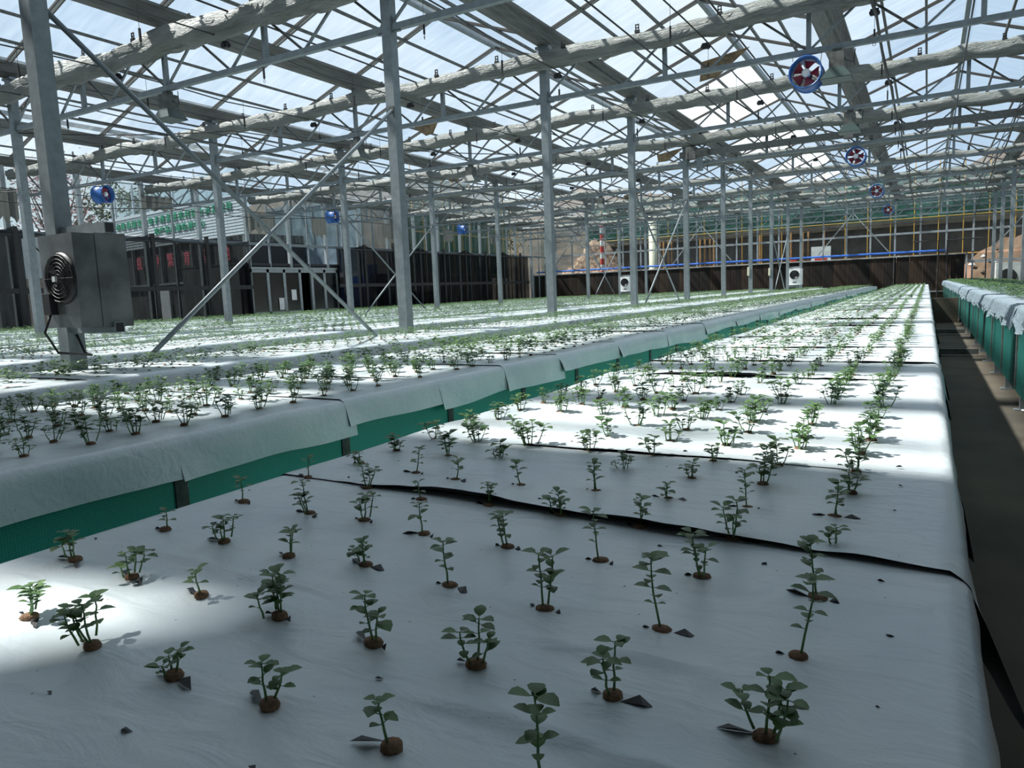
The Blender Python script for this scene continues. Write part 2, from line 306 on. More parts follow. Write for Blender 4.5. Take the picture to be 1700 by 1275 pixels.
# ------------------------------------------------------------------ roof spans
ROOF0 = -9.0; NP = 26
def roof_span(x0, first):
    root = empty('ceiling', (x0, ROOF0, 0), kind='structure')
    L = YW - ROOF0
    g = MB()   # valley gutter: stepped trough
    prof = [(-.07, 3.90), (.07, 3.90), (.10, 3.94), (.13, 3.95), (.19, 4.06), (.23, 4.07), (.23, 4.11), (-.23, 4.11), (-.23, 4.07), (-.19, 4.06), (-.13, 3.95), (-.10, 3.94)]
    n = len(prof); vs = [(x, 0, z) for x, z in prof] + [(x, L, z) for x, z in prof]
    g.add(vs, [(i, (i + 1) % n, n + (i + 1) % n, n + i) for i in range(n)]); g.build('gutter', 'gutter', root)
    r = MB(); r.box(1.96, 2.04, 0, L, 4.74, 4.84); r.build('ridge_beam', 'steel', root)
    for s in (.75, 1.35):
        p = MB(); z = 4.10 + (s - .22) * .64 / 1.76
        p.box(s - .02, s + .02, 0, L, z - .06, z - .02); p.build('purlin', 'steel_dark', root)
        p = MB(); p.box(4 - s - .02, 4 - s + .02, 0, L, z - .06, z - .02); p.build('purlin', 'steel_dark', root)
    pm = []
    for sgn in (0, 1):
        xa, xb = (.20, 1.97) if sgn == 0 else (3.80, 2.03)
        q = MB(); q.add([(xa, .04, 4.115), (xb, .04, 4.76), (xb, 1.96, 4.76), (xa, 1.96, 4.115)], [(0, 1, 2, 3)])
        pm.append(q.mesh('pane', 'roofglass'))
        b = MB(); b.bar((xa, 0, 4.10), (xb, 0, 4.745), .035, .03); b.bar((xa, -.035, 4.10), (xb, -.035, 4.745), .018, .04, 1); b.bar((xa, .035, 4.10), (xb, .035, 4.745), .018, .04, 1)
        pm.append(b.mesh('glazing_bar', ['steel_white', 'gasket']))
        for k in range(NP):
            link('pane', pm[-2], root, (0, 2 * k, 0))
            link('glazing_bar', pm[-1], root, (0, 2 * k, 0))
    return root
proto = roof_span(0, True)
spans = [proto] + [copy_tree(proto) for _ in range(6)]
for i, s in enumerate(spans): s.location.x = WALLX + 4 * i
mk = None
for o in spans[4].children:
    if o.name.split('.')[0] == 'pane' and o.data.vertices[0].co.x < 2 and 24 <= o.location.y <= 44 and (int(o.location.y) % 6):  # panes whitened where sun glare falls
        if mk is None: mk = o.data.copy(); mk.materials[0] = M['glareglass']
        o.data = mk
g = MB(); prof_o = [o for o in proto.children if o.name.startswith('gutter')][0]
ge = link('gutter', prof_o.data, None, (WALLX + 28, ROOF0, 0)); ge.name = 'trim_1'; tag(ge, kind='structure')

# ------------------------------------------------------------------ trusses
def truss():
    root = empty('roof_truss', (WALLX, 0, 0))
    t = MB(); t.box(0, 28, -.03, .03, 3.60, 3.66); t.build('top_chord', 'steel', root)
    t = MB(); t.box(0, 28, -.035, .035, 3.035, 3.105); t.build('bottom_chord', 'steel', root)
    dm = []
    for s in (0, 1):
        d = MB(); d.bar((0, 0, 3.08), ((.667 if s == 0 else -.667), 0, 3.63), .028, .028); dm.append(d.mesh('diagonal', 'steel_dark' if s else 'steel'))
    n = 0
    while n * 1.3333 < 28:
        x = n * 1.3333
        link('diagonal', dm[0], root, (x, 0, 0))
        if n: link('diagonal', dm[1], root, (x, 0, 0))
        n += 1
    pm = MB().box(-.03, .03, -.03, .03, 3.10, 3.60).mesh('post', 'steel'); qm = MB().box(-.03, .03, -.03, .03, 3.10, 3.92).mesh('post', 'steel')
    for k in range(1, 14):
        if k % 4: link('post', qm if k % 2 == 0 else pm, root, (2 * k, 0, 0))
    return root
tp = truss(); trs = [tp] + [copy_tree(tp) for _ in TY[1:]]
TN = ['just behind the camera'] + ['%s from the camera' % ORD[i] for i in range(11)]
for i, (o, y) in enumerate(zip(trs, TY)):
    o.location.y = y
    lab = 'long grey steel lattice roof truss spanning the whole roof, ' + TN[i] if i < 11 else 'long grey steel lattice roof truss at the far end wall'
    tag(o, lab, 'truss', 'lattice trusses under the roof')

# ------------------------------------------------------------------ columns
def column():
    root = empty('steel_column')
    m = MB(); w = .062; m.box(-w, w, -w, w, FLOOR, 3.92)
    m.box(-w - .003, -w + .004, -w + .02, w - .02, FLOOR, 3.9, 0); m.build('shaft', 'steel', root)
    b = MB(); b.box(-.12, .12, -.12, .12, FLOOR, FLOOR + .012); b.build('base_plate', 'steel', root)
    b = MB()
    for s in (-1, 1):
        b.add([(s*w, -.02, 3.02), (s*(w+.10), -.02, 3.02), (s*w, -.02, 3.20), (s*w, .02, 3.02), (s*(w+.10), .02, 3.02), (s*w, .02, 3.20)], [(0,1,2),(5,4,3),(0,3,4,1),(1,4,5,2),(2,5,3,0)])
    b.build('gusset', 'steel', root)
    b = MB(); b.box(-.12, .12, -.07, .07, 3.86, 3.90); b.build('cap_plate', 'steel', root)
    return root
cp = column(); first = True
rowname = {-13.48: 'left-middle row of columns', -5.48: 'column row left of the front bed', 2.52: 'column row at the far right'}
for x in COLX:
    for k, y in enumerate(TY[1:-1]):
        if x == 2.52 and k < 5: continue
        o = cp if first else copy_tree(cp); first = False
        o.location = (x, y, 0)
        kk = k if x != 2.52 else k - 5
        extra = ' carrying the nearest fan heater' if (x == -5.48 and k == 0) else ''
        if x == -13.48: extra = ''
        tag(o, 'square galvanised steel column%s, %s from the camera in the %s' % (extra, ORD[kk], rowname[x]), 'column', 'square steel columns')

# X braces between columns
def braces(x, y0, where, seed):
    for s in (0, 1):
        m = MB(); a, b = ((y0 + .05, -.80), (y0 + 3.95, 2.16)) if s == 0 else ((y0 + 3.95, -.80), (y0 + .05, 2.16))
        dx = .03 if s == 0 else -.03
        m.tube([(0, 0, 0), (0, b[0] - a[0], b[1] - a[1])], .021, 8)
        root = empty('cross_brace', (x + dx, a[0], a[1]))
        m.build('pipe', 'steel', root, smooth=True)
        for p in ((0, 0, 0), (0, b[0] - a[0], b[1] - a[1])):
            MB().box(-.03, .03, p[1] - .035, p[1] + .035, p[2] - .03, p[2] + .03).build('bracket', 'steel_dark', root)
        tag(root, 'thin steel pipe brace rising %s camera, %s' % ('away from' if s == 0 else 'towards', where), 'brace', 'diagonal pipe braces between columns')
braces(-5.48, 3.1, 'by the near heater', 0)
braces(-5.48, 15.1, 'in the nearer column row halfway back', 1)
braces(-5.48, 31.1, 'beside the right-hand distant heater', 2)
braces(-13.48, 15.1, 'near the glass doors', 3)
braces(-13.48, 31.1, 'beside the left-hand distant heater', 4)
# ------------------------------------------------------------------ bundled shade curtains along the trusses
def bundle(y, k, x0, x1, seg):
    rng = np.random.RandomState(100 + k); n = int((x1 - x0) / seg) + 1; m = 18
    u = np.linspace(0, x1 - x0, n); a = np.linspace(0, 2 * np.pi, m + 1)[:-1]
    sag = .035 * np.abs(np.sin(np.pi * u / 2.42)) + .02 * np.sin(u * 1.7 + k) + .012 * np.sin(u * 7.1)
    ph = rng.rand(6) * 6.28
    P = np.zeros((n, m + 1, 3))
    for j, t in enumerate(list(a) + [0]):
        fold = 1 + .12 * np.sin(4 * t + 2.2 * u + ph[0]) + .13 * np.sin(8 * t + 1.1 * np.sin(2.6 * u + ph[3]) + ph[1]) + .05 * np.sin(3 * t + 9 * u + ph[2]) + .06 * np.sin(6 * t + 13 * u + 2 * np.sin(3 * u))
        ry, rz = (.13, .155) if k < 3 else (.10, .125) if k < 6 else (.08, .09)
        P[:, j, 0] = u; P[:, j, 1] = -.15 + ry * math.cos(t) * fold; P[:, j, 2] = 3.78 - rz - sag + rz * math.sin(t) * fold
    P[:, :, 2] = np.minimum(P[:, :, 2], 3.79 - sag[:, None] * .8 + .01 * np.sin(u * 4)[:, None])
    root = empty('shade_curtain', (x0, y, 0), 'bundled silver-white shade curtain hanging along the roof truss %s' % TN[k], 'curtain', 'bundled shade curtains')
    link('fabric', grid_mesh('fabric', P[:, ::-1], 'curtain'), root)
    # clips with loop on top of the bundle, hanger trolleys underneath
    for i in range(int((x1 - x0) / 1.21)):
        if k > 6 and i % 2: continue
        o = link('clip', CLIP, root, (.6 + 1.21 * i, -.17, 3.77))
    return root
c = MB()
for s in (-1, 1): c.box(s*.022 - .007, s*.022 + .007, -.006, .006, 0, .09)
c.box(-.03, .03, -.006, .006, .08, .095); c.box(-.03, .03, -.006, .006, .035, .05); c.box(-.035, .035, -.02, .02, -.03, .012)
CLIP = c.mesh('clip', 'black')
for k, y in enumerate(TY[:-1]):
    bundle(y, k, WALLX + .1, 6.4, .10 if k < 5 else .2)
# unseen cloths added to shade the front bed, edges leave a sun wedge
def drawn(name, xs, ya, yb, z, label):
    n = 14; P = np.zeros((n, len(xs), 3)); 
    for j, x in enumerate(xs):
        for i in range(n):
            t = i / (n - 1); P[i, j] = (x, ya[j] + (yb[j] - ya[j]) * t, z - .05 * math.sin(math.pi * t) + .015 * math.sin(x * 5 + i))
    root = link(name, grid_mesh(name, P, 'addedcloth')); tag(root, label, 'curtain', 'added shade cloths out of view')
xs = [-21, -12, -7, -5.6, -4.8, -4.26, -3.97, -3.77, -3.5, -2.5, -1, 1, 3, 6.4]
drawn('added_shade_cloth', xs, [-8.9] * 14, [-.2, -.2, -.2, -.25, -.95, -.80, -.44, -.19, -.15, -.15, -.15, -.15, -.15, -.15], 3.62, 'flat grey cloth added unseen behind the camera to block sun, rearmost sheet')
drawn('added_shade_cloth', xs, [-.34, -.34, -.32, -.32, -.31, -.30, -.25, -.24, -.24, -.24, -.24, -.24, -.24, -.24], [.90, .95, .88, .92, .9, .94, .91, .9, .93, .95, .9, .88, .92, .9], 3.64, 'flat grey cloth added unseen overhead to block sun, edge just before the camera')
drawn('added_shade_strip', xs, [1.66, 1.64, 1.68, 1.66, 1.63, 1.66, 1.68, 1.70, 1.68, 1.72, 1.76, 1.74, 1.7, 1.7], [1.98, 2.0, 1.97, 2.02, 2.0, 1.99, 1.98, 1.96, 1.97, 1.94, 1.92, 1.93, 1.95, 1.95], 3.63, 'narrow grey cloth strip added unseen overhead to cast a shadow band')  # added unseen strip, shadows a band across the bed
xr_ = [1.7, 2.6, 3.6, 4.6, 5.6, 6.4]
def added_side_cloth():  # added out of view, only cuts skylight from the right
    P = np.zeros((30, 6, 3))
    for i in range(30):
        for j in range(6): P[i, j] = (xr_[j], -1.8 + 15.2 * i / 29, 3.60 - .05 * abs(math.sin(math.pi * (i / 29 * 15.2 - 4.9) / 4)) + .012 * math.sin(i * 2 + j))
    tag(link('added_shade_cloth', grid_mesh('added_shade_cloth', P, 'addedcloth')), 'flat grey cloth added unseen over the right-hand bed to cut skylight', 'curtain', 'added shade cloths out of view')
added_side_cloth()
# hook lines and cables along the house
for i, x in enumerate([1.6, -.68, -2.86, -5.22, -8.15, -10.5, -12.8, -15.2, -17.6]):
    root = empty('curtain_wire', (x, 0, 0), 'thin black wire under the roof along the house, %s from the right' % ORD[i], 'wire', 'black curtain wires')
    m = MB(); pts = []
    for k in range(0, 45): 
        y = -1 + k; pts.append((0, y, 3.42 + .05 * abs(math.cos(math.pi * (y - 3.1) / 4)) * 1.2))
    m.tube(pts, .011, 5); m.build('strand', 'cable', root)
    if i in (0, 2, 4, 6):
        m = MB(); m.tube([(.25, -1, 3.72), (.25, 43, 3.72)], .014, 5); m.build('drive_tube', 'cable', root)
hk = MB(); hk.tube([(0, 0, .42), (0, 0, .14)], .003, 4); hk.box(-.011, .011, -.011, .011, .0, .15)
hk.tube([(0, 0, 0), (-.018, 0, -.035), (-.012, 0, -.055), (.012, 0, -.055), (.018, 0, -.035), (0, 0, 0)], .0035, 4)
HOOK = hk.mesh('wire_hook', 'black')
for i, x in enumerate([-.68, -2.86, -5.22, -8.0, -10.4, -12.7]):
    for j in range(10):
        y = 5.6 + 1.83 * j + .1 * (i % 2)
        o = link('wire_hook', HOOK, None, (x, y, 3.05)); o.rotation_euler.z = (i * j) % 3
        tag(o, 'small black turnbuckle hook, %s from camera on the %s hanging line from the right' % (ORD[j], ORD[i]), 'hook', 'turnbuckle hooks hanging from the curtain wires')
pl = MB(); pl.box(-.05, .05, -.02, .02, -.04, .04); pl.lathe([(0, -.03), (.035, -.03), (.035, -.01), (0, -.01)], 10, 'Y', 0, (-.03, 0, -.01)); pl.lathe([(0, .01), (.035, .01), (.035, .03), (0, .03)], 10, 'Y', 0, (.03, 0, -.01))
PUL = pl.mesh('cable_pulley', 'black')
for i, x in enumerate([-.68, -2.86, -5.22, -8.15, -10.5]):
    for j, y in enumerate(TY[2:7]):
        o = link('cable_pulley', PUL, None, (x, y - .05, 3.40)); tag(o, 'small black pulley below %s bundled curtain from camera, %s from the right' % (ORD[j + 1], ORD[i]), 'pulley', 'pulleys below the bundled curtains')

# ------------------------------------------------------------------ beds
def bed(xr, xl, y0, y1, ztop, idx, label, posts, zskirt, skirt='skirt', pn=1.40):
    root = empty('grow_bed', (xr, y0, FLOOR), label, 'bed', 'long white-covered growing beds')
    h = ztop - FLOOR; w = xl - xr
    b = MB(); b.box(w + .02, -.02, 0, y1 - y0, h - .06, h - .012); b.build('tray', 'pvcdark', root)
    for x in (-.05, w + .05):
        b = MB(); b.box(x - .02, x + .02, 0, y1 - y0, zskirt - FLOOR - .05, zskirt - FLOOR); b.build('side_rail', 'steel_dark', root)
    k = 0; y = posts
    leg = MB().box(-.03, .03, -.03, .03, 0, zskirt - FLOOR).box(-.07, .07, -.05, .05, 0, .01).mesh('leg', 'steel')
    fm = MB().box(-.012, .012, -.024, .024, zskirt - FLOOR, h - .03).mesh('side_post', 'steel_dark')
    while y < y1 - y0 - .1:
        for x in (-.06, w + .06): link('leg', leg, root, (x, y, 0))
        link('side_post', fm, root, ((-.036 if idx >= 0 else w - 0.0), y + .02, 0)); link('side_post', fm, root, ((w + .036 if idx >= 0 else w + .008), y + .02, 0))
        y += pn
    # side skirt panels, one per field
    fld = MB().add([(0, .03, zskirt - FLOOR - .03), (0, pn - .02, zskirt - FLOOR - .03), (.004, pn - .02, h - .03), (.004, .03, h - .03)], [(0, 1, 2, 3)]).mesh('skirt_panel', skirt)
    y = posts
    while y < y1 - y0 - .1:
        link('skirt_panel', fld, root, (-.034 if idx >= 0 else -.002, y + .02, 0))
        if idx in (0, -1): link('skirt_panel', fld, root, (w + .028 if idx >= 0 else w - .002, y + .02, 0))
        y += pn
    return root
NB = ['front bed nearest the camera', 'second bed left of the aisle', 'third bed, the one pierced by the near column', 'fourth bed from the aisle', 'fifth bed from the aisle', 'sixth bed from the aisle', 'seventh bed from the aisle', 'eighth bed from the aisle', 'ninth bed, beside the left glass wall']
for i, xr in enumerate(BEDR):
    bed(xr, xr - BWS[i], -.9, YEND, TOP, i, 'long low growing bed under white film, ' + NB[i], .80, -1.0, 'skirt', .82 if i < 3 else 1.64)
RZ = -0.30; RX0 = .70
bed(RX0 + BW, RX0, 2.3, 42.0, RZ, -1, 'taller growing bed with smooth green side panels, right of the aisle', 3.45 - 2.3, -1.0, 'skirt_smooth')

# ------------------------------------------------------------------ film sheets
def noise1(rng, n=7, fmin=1.0, fmax=14.0):
    F = np.exp(rng.uniform(np.log(fmin), np.log(fmax), n)); A = rng.uniform(.4, 1, n) / F ** .8; ph = rng.rand(n) * 6.28
    return lambda t: sum(a * np.sin(f * t + p) for a, f, p in zip(A, F, ph))
def sheet(xr, xl, y0, y1, z, seed, dropR, dropL, du, dv, amp, lift, label, group, curlR=False, skew=0.0):
    rng = np.random.RandomState(seed); w = xr - xl
    # arc-length coordinate across: hem left -> top -> hem right
    r = .03; nr = max(2, int(.05 / du) + 2)
    top = np.arange(xl + r, xr - r, du); top = np.append(top, xr - r)
    nd = max(3, int(max(dropR, .02) / max(du, .03)) + 2)
    sec = []
    for s in np.linspace(1, 0, nd)[:-1]: sec.append((xl - .004, -r - s * (dropL - r), 0, -s))
    for a in np.linspace(np.pi, np.pi / 2, nr)[:-1]: sec.append((xl + r + r * np.cos(a), -r + r * np.sin(a), .3, 0))
    for x in top: sec.append((x, 0, 1, 0))
    for a in np.linspace(np.pi / 2, 0, nr)[1:]: sec.append((xr - r + r * np.cos(a), -r + r * np.sin(a), .3, 0))
    for s in np.linspace(0, 1, nd)[1:]: sec.append((xr + .004, -r - s * (dropR - r), 0, s))
    sec = np.array(sec); nv = max(4, int((y1 - y0) / dv) + 1)
    f1, f2, f3, f4, f5 = [noise1(rng) for _ in range(5)]
    v = np.linspace(0, 1, nv) ** 1.0
    if lift > 0: v = np.concatenate([np.array([0, .0035, .008, .014, .022, .034]) / max(y1 - y0, .3), v[v > .05 / max(y1 - y0, .3)]])
    Y = y0 + v * (y1 - y0); X = sec[:, 0]
    YY, XX = np.meshgrid(Y, X, indexing='ij')
    PX, PZ = XX.copy(), np.tile(sec[:, 1], (len(Y), 1))
    topw = np.tile(sec[:, 2], (len(Y), 1)); side = np.tile(sec[:, 3], (len(Y), 1))
    wr = f1(3 * YY + 1.2 * XX) * .55 + f2(2.4 * YY - 2 * XX) * .35 + f3(5.5 * YY + .4 * XX) * .25
    PZ += topw * amp * wr
    for (ax, ay, bx, by, am, wd) in CRE.get(seed, []):
        L_ = math.hypot(bx - ax, by - ay); tx, ty = (bx - ax) / L_, (by - ay) / L_
        al = (XX - ax) * tx + (YY - ay) * ty; dd = -(XX - ax) * ty + (YY - ay) * tx + .006 * np.sin(al * 22)
        prof = np.where(dd < 0, np.exp(dd / (wd * .28)), np.exp(-dd / wd)); PZ += 1.3 * topw * am * prof * np.clip(al / (L_ * .3), 0, 1) * np.clip((L_ - al) / (L_ * .25), 0, 1)
    sd = np.abs(side)
    PX += np.sign(side) * sd * (.010 + .010 * f4(YY * 1.6) + .004 * f5(YY * 5)) + np.sign(side) * (sd > 0) * .003 * f3(YY * 6)
    PZ -= sd * (.016 * f2(YY * .7) + .005 * f1(YY * 2.2))
    edge = f4(XX * 2.2) * .012 + skew * (XX - xl)
    PY = YY + edge * np.exp(-(YY - y0) / .25)
    if lift > 0:
        d = YY - y0; wav = np.clip(.35 + .8 * f5(XX * 1.6) + .25 * f4(XX * 6), 0, 1.4) * np.clip((xr - .0 - XX) / .25, 0, 1) ** .5 * np.clip((XX - xl) / .3, 0, 1)
        PZ += topw * lift * wav * np.exp(-d / .012) + topw * .002
        PZ += (1 - topw) * 0
        PX += sd * np.sign(side) * .02 * np.exp(-d / .08)
    if curlR:
        d = np.exp(-(YY - y0) / .10); PX += (side > 0) * side * d * .05; PZ -= (side > 0) * side * d * .06
    P = np.stack([PX - xr, PY - y0, PZ], -1)
    o = link('mulch_film_sheet', grid_mesh('mulch_film_sheet', P, 'film'), None, (xr, y0, z + .004))
    tag(o, label, 'plastic sheet', group)
    return o
CRE = {10: [(-.56,.60,-.02,.585,.008,.030),(-.52,.74,-.52,1.00,.005,.022),(-1.36,.60,-.86,.60,.006,.03),(-1.30,.77,-.72,.77,.005,.03),(-.50,.76,-.14,.77,.005,.025),(-.2,.2,-.2,.9,.004,.03)], 11: [(-1.2,1.5,-.5,1.62,.004,.05)]}
S0 = [-.9, 1.285, 1.765, 3.42, 4.15, 5.1, 6.05, 7.3, 8.6, 9.9, 11.2, 12.6, 14.0, 15.6, 17.2, 19, 21, 23.5, 26, 29, 32, 36, YEND]
for i in range(len(S0) - 1):
    y0, y1 = S0[i], S0[i + 1] + .07
    near = y0 < 5
    sheet(BEDR[0], BEDR[0] - BW, y0, y1, TOP + .0015 * (i % 3), 10 + i, .17 if i != 0 else .30, .14, .011 if i == 0 else .018 if near else .05, .011 if i == 0 else .018 if near else .05, .0035 if i < 2 else .0065, .019 if i in (1, 3) else (.006 if i == 2 else .010),
          'white mulch film sheet on the front bed, %s counted from the camera' % ORD[i], 'white film sheets on the front bed', curlR=(i == 1), skew=-.062 if i == 1 else (0.02 if i == 2 else 0))
S1 = [-.9, .25, 1.54, 2.36, 3.06, 3.75, 4.5, 5.6, 6.9, 8.3, 9.8, 11.4, 13, 15, 17, 19.5, 22, 25, 29, 34, YEND]
for i in range(len(S1) - 1):
    sheet(BEDR[1], BEDR[1] - BWS[1], S1[i], S1[i + 1] + .05, TOP + .0015 * (i % 2), 60 + i, .122 + .014 * (i % 3), .14, .03 if i < 7 else .07, .03 if i < 7 else .07, .004, .007,
          'white mulch film sheet on the second bed, %s counted from the camera' % ORD[i], 'white film sheets on the second bed')
S2 = [0, 2.62, 4.85, 7.3, 9.9, 13, 17, 21, 26, 33, YEND]
for i in range(len(S2) - 1):
    sheet(BEDR[2], BEDR[2] - BWS[2], S2[i], S2[i + 1] + .05, TOP + .0015 * (i % 2), 90 + i, .20, .14, .05, .05, .004, .004,
          'white mulch film sheet on the third bed, %s counted from the camera' % ORD[i], 'white film sheets on the third bed')
for b in range(3, 9):
    ys = [0 if b < 6 else 3, 8, 14, 21, 30, YEND]
    for i in range(5):
        sheet(BEDR[b], BEDR[b] - BWS[b], ys[i], ys[i + 1] + .05, TOP + .0015 * (i % 2), 120 + b * 7 + i, .19, .14, .12, .12, .005, 0,
              'white mulch film sheet on the %s bed from the aisle, %s counted from the camera' % (ORD[b], ORD[i]), 'white film sheets on the farther beds')
# ragged thin cover on the right bed
def ragged(y0, y1, seed, label):
    rng = np.random.RandomState(seed); n = int((y1 - y0) / .05) + 1; Y = np.linspace(0, y1 - y0, n); f = [noise1(rng) for _ in range(4)]
    sec = [(-1, k) for k in range(8)] + [(1, x) for x in np.linspace(.03, 1.5, 14)]
    P = np.zeros((n, len(sec), 3)); hem = .15 + .05 * np.clip(f[0](Y * 5), -1, 1) + .03 * np.sign(f[1](Y * 9)) * (rng.rand(n) > .5)
    for j, (s, q) in enumerate(sec):
        if s < 0:
            t = 1 - q / 7.5; P[:, j, 0] = -.03 - .03 * t - .022 * t * np.sin(Y * 38 + 3 * f[2](Y * 4)) ; P[:, j, 2] = -hem * t
        else: P[:, j, 0] = q - .02; P[:, j, 2] = .005 + .006 * f[3](Y * 6 + q * 3)
        P[:, j, 1] = Y
    o = link('thin_cover_sheet', grid_mesh('thin_cover_sheet', P[:, ::-1][:, ::-1], 'ragcloth'), None, (RX0, y0, RZ + .01)); tag(o, label, 'plastic sheet', 'ragged thin sheets on the right bed')
M['ragcloth'] = cloth_mat('thin_white_cover', (0.36, 0.45, 0.51), 0.3, 0.5)
for i, (a, b) in enumerate([(2.3, 7.5), (7.45, 11.6), (11.55, 16), (15.9, 22), (21.9, 31), (30.9, 42)]):
    ragged(a, b, 300 + i, 'thin white ragged-edged cover sheet on the right-hand bed, %s from the camera' % ORD[i])
# ------------------------------------------------------------------ seedlings
def leaf_geo(L=1.0, Wd=.84):
    # oval leaf with a light fold, 12 faces, base at origin, along +X
    xs = [0, .18, .45, .75, 1.0]; hw = [.05, .36, .5, .36, .04]
    V = []; F = []
    for x, h in zip(xs, hw):
        zc = -.06 * x + .10 * math.sin(math.pi * x) ; 
        V += [(x * L, h * Wd, zc + .10 * h), (x * L, 0, zc), (x * L, -h * Wd, zc + .10 * h)]
    for i in range(4):
        a = i * 3; F += [(a, a + 3, a + 4, a + 1), (a + 1, a + 4, a + 5, a + 2)]
    return np.array(V), np.array(F)
LV, LF = leaf_geo()
LFL = (np.array([(0, 0, 0), (.55, .38, .04), (1, 0, -.05), (.55, -.38, .04)]), np.array([(0, 1, 2, 3)]))
LEAF_MESH = raw_mesh('leaf', LV, LF[:, ::-1], 'leaf')
def plant_design(rng, h, nst, ls=1.12):
    """stems: list of point lists; leaves: list of (pos, yaw, pitch, size)"""
    stems = []; leaves = []
    for s in range(nst):
        az = rng.uniform(0, 6.28); lean = rng.uniform(.05, .22) if s == 0 else rng.uniform(.2, .55); hh = h * (1 if s == 0 else rng.uniform(.5, .9))
        o = Vector((math.cos(az), math.sin(az), 0)) * (.003 + .004 * s); d = Vector((math.cos(az) * lean, math.sin(az) * lean, 1)); pts = []
        for t in (0, .25, .5, .75, 1.0): pts.append(o + Vector((d.x * hh * t * (1.2 - .4 * t), d.y * hh * t * (1.2 - .4 * t), hh * t)) + Vector((rng.uniform(-1, 1), rng.uniform(-1, 1), 0)) * .0012)
        stems.append(pts); nn = max(2, int(hh / .014)); yaw = rng.uniform(0, 3.14)
        for k in range(nn):
            t = .28 + .72 * (k + .5) / nn if nn > 1 else .8
            i = min(3, int(t * 4)); p = pts[i].lerp(pts[i + 1], t * 4 - i); yaw += 1.57 + rng.uniform(-.3, .3)
            sz = ls * (.0125 + .006 * rng.random()) * (0.65 + .5 * t) * (.75 + .35 * min(1, h / .06)) 
            for q in (0, 3.14):
                if rng.random() < .1: continue
                leaves.append((p, yaw + q + rng.uniform(-.3, .3), rng.uniform(-.15, .45), sz * rng.uniform(.75, 1.15)))
        top = pts[-1]
        for q in range(3): leaves.append((top, yaw + q * 2.1, rng.uniform(-.1, .4), ls * .013 * rng.uniform(.8, 1.3) * (.7 + .5 * min(1, h / .07))))
    return stems, leaves
def leaf_matrix(p, yaw, pitch, sz, gap=.004):
    q = Matrix.Rotation(yaw, 4, 'Z') @ Matrix.Rotation(-pitch, 4, 'Y')
    off = q @ Vector((gap, 0, 0))
    return Matrix.Translation(p + off) @ q @ Matrix.Scale(sz, 4)
def plug_mesh(rng):
    m = MB(); n = 10; vs = []; L, Wd, H = .019 * rng.uniform(.8, 1.1), .010, .010
    for k, (s, z) in enumerate([(1.0, -.004), (1.08, .003), (.95, .008), (.55, .0105)]):
        for j in range(n):
            t = 6.283 * j / n; rr = s * rng.uniform(.94, 1.06); vs.append((L * .72 * rr * math.cos(t), Wd * rr * math.sin(t), z))
    fs = [(k*n + j, k*n + (j+1) % n, (k+1)*n + (j+1) % n, (k+1)*n + j) for k in range(3) for j in range(n)] + [tuple(3*n + j for j in range(n))]
    m.add([(a, b, c * .62) for a, b, c in vs], fs); return m.mesh('growing_plug', 'plug', True)
PR = random.Random(5)
PLUGS = [plug_mesh(PR) for _ in range(5)]
def stems_mesh(stems, leaves):
    m = MB()
    for p in stems: m.tube(p, [.0016, .0015, .0013, .0011, .0009], 5)
    for (p, yaw, pi_, sz) in leaves:
        q = leaf_matrix(p, yaw, pi_, sz); m.tube([p, q @ Vector((.1, 0, 0))], .0006, 3, caps=False)
    return m.mesh('stem', 'stem', True)
def foliage_np(leaves, geo, center=(0, 0, 0)):
    V = []; F = []; k = 0
    for l in leaves:
        q = np.array(leaf_matrix(*l)); v = geo[0] @ q[:3, :3].T + q[:3, 3]; V.append(v); F.append(geo[1] + k); k += len(v)
    return np.concatenate(V), np.concatenate(F)
NEAR = {0: [(1,-0.286,0.527,0.082),(2,-0.442,0.511,0.045),(3,-0.61,0.511,0.042),(4,-0.764,0.506,0.026),(5,-0.933,0.509,0.054),(6,-1.108,0.522,0.042)],
1: [(0,-0.124,0.681,0.06),(1,-0.282,0.686,0.052),(2,-0.452,0.68,0.05),(3,-0.6,0.672,0.062),(4,-0.773,0.678,0.056),(5,-0.94,0.68,0.036),(6,-1.111,0.681,0.038),(7,-1.289,0.691,0.046)],
2: [(0,-0.119,0.854,0.09),(1,-0.282,0.853,0.088),(2,-0.445,0.847,0.072),(3,-0.612,0.862,0.068),(4,-0.788,0.877,0.034),(5,-0.941,0.856,0.04),(6,-1.115,0.864,0.042),(7,-1.287,0.866,0.03)],
3: [(0,-0.12,1.035,0.07),(1,-0.282,1.045,0.062),(2,-0.445,1.045,0.078),(3,-0.615,1.042,0.056),(4,-0.791,1.042,0.052),(5,-0.952,1.063,0.046),(6,-1.091,1.057,0.064),(7,-1.298,1.066,0.044)],
4: [(0,-0.121,1.252,0.026),(1,-0.278,1.232,0.062),(2,-0.446,1.232,0.048),(3,-0.611,1.242,0.038),(4,-0.773,1.242,0.038),(5,-0.932,1.225,0.036),(6,-1.111,1.258,0.052),(7,-1.318,1.28,0.04)],
5: [(0,-0.137,1.415,0.062),(1,-0.292,1.412,0.072),(2,-0.449,1.415,0.03),(3,-0.608,1.415,0.056),(4,-0.784,1.4,0.048),(5,-0.955,1.39,0.046),(6,-1.085,1.41,0.056),(7,-1.287,1.441,0.028)]}
STEMS = {(0,2):1,(0,1):1,(2,1):1,(2,0):1,(2,2):2,(2,3):1,(3,2):1,(3,0):1,(3,1):3,(1,0):4,(1,1):2,(1,2):3,(1,3):2,(1,4):6,(0,5):5,(0,6):4,(0,3):2,(1,5):1,(1,6):4,(2,4):3,(2,6):4,(3,3):2,(3,6):3}
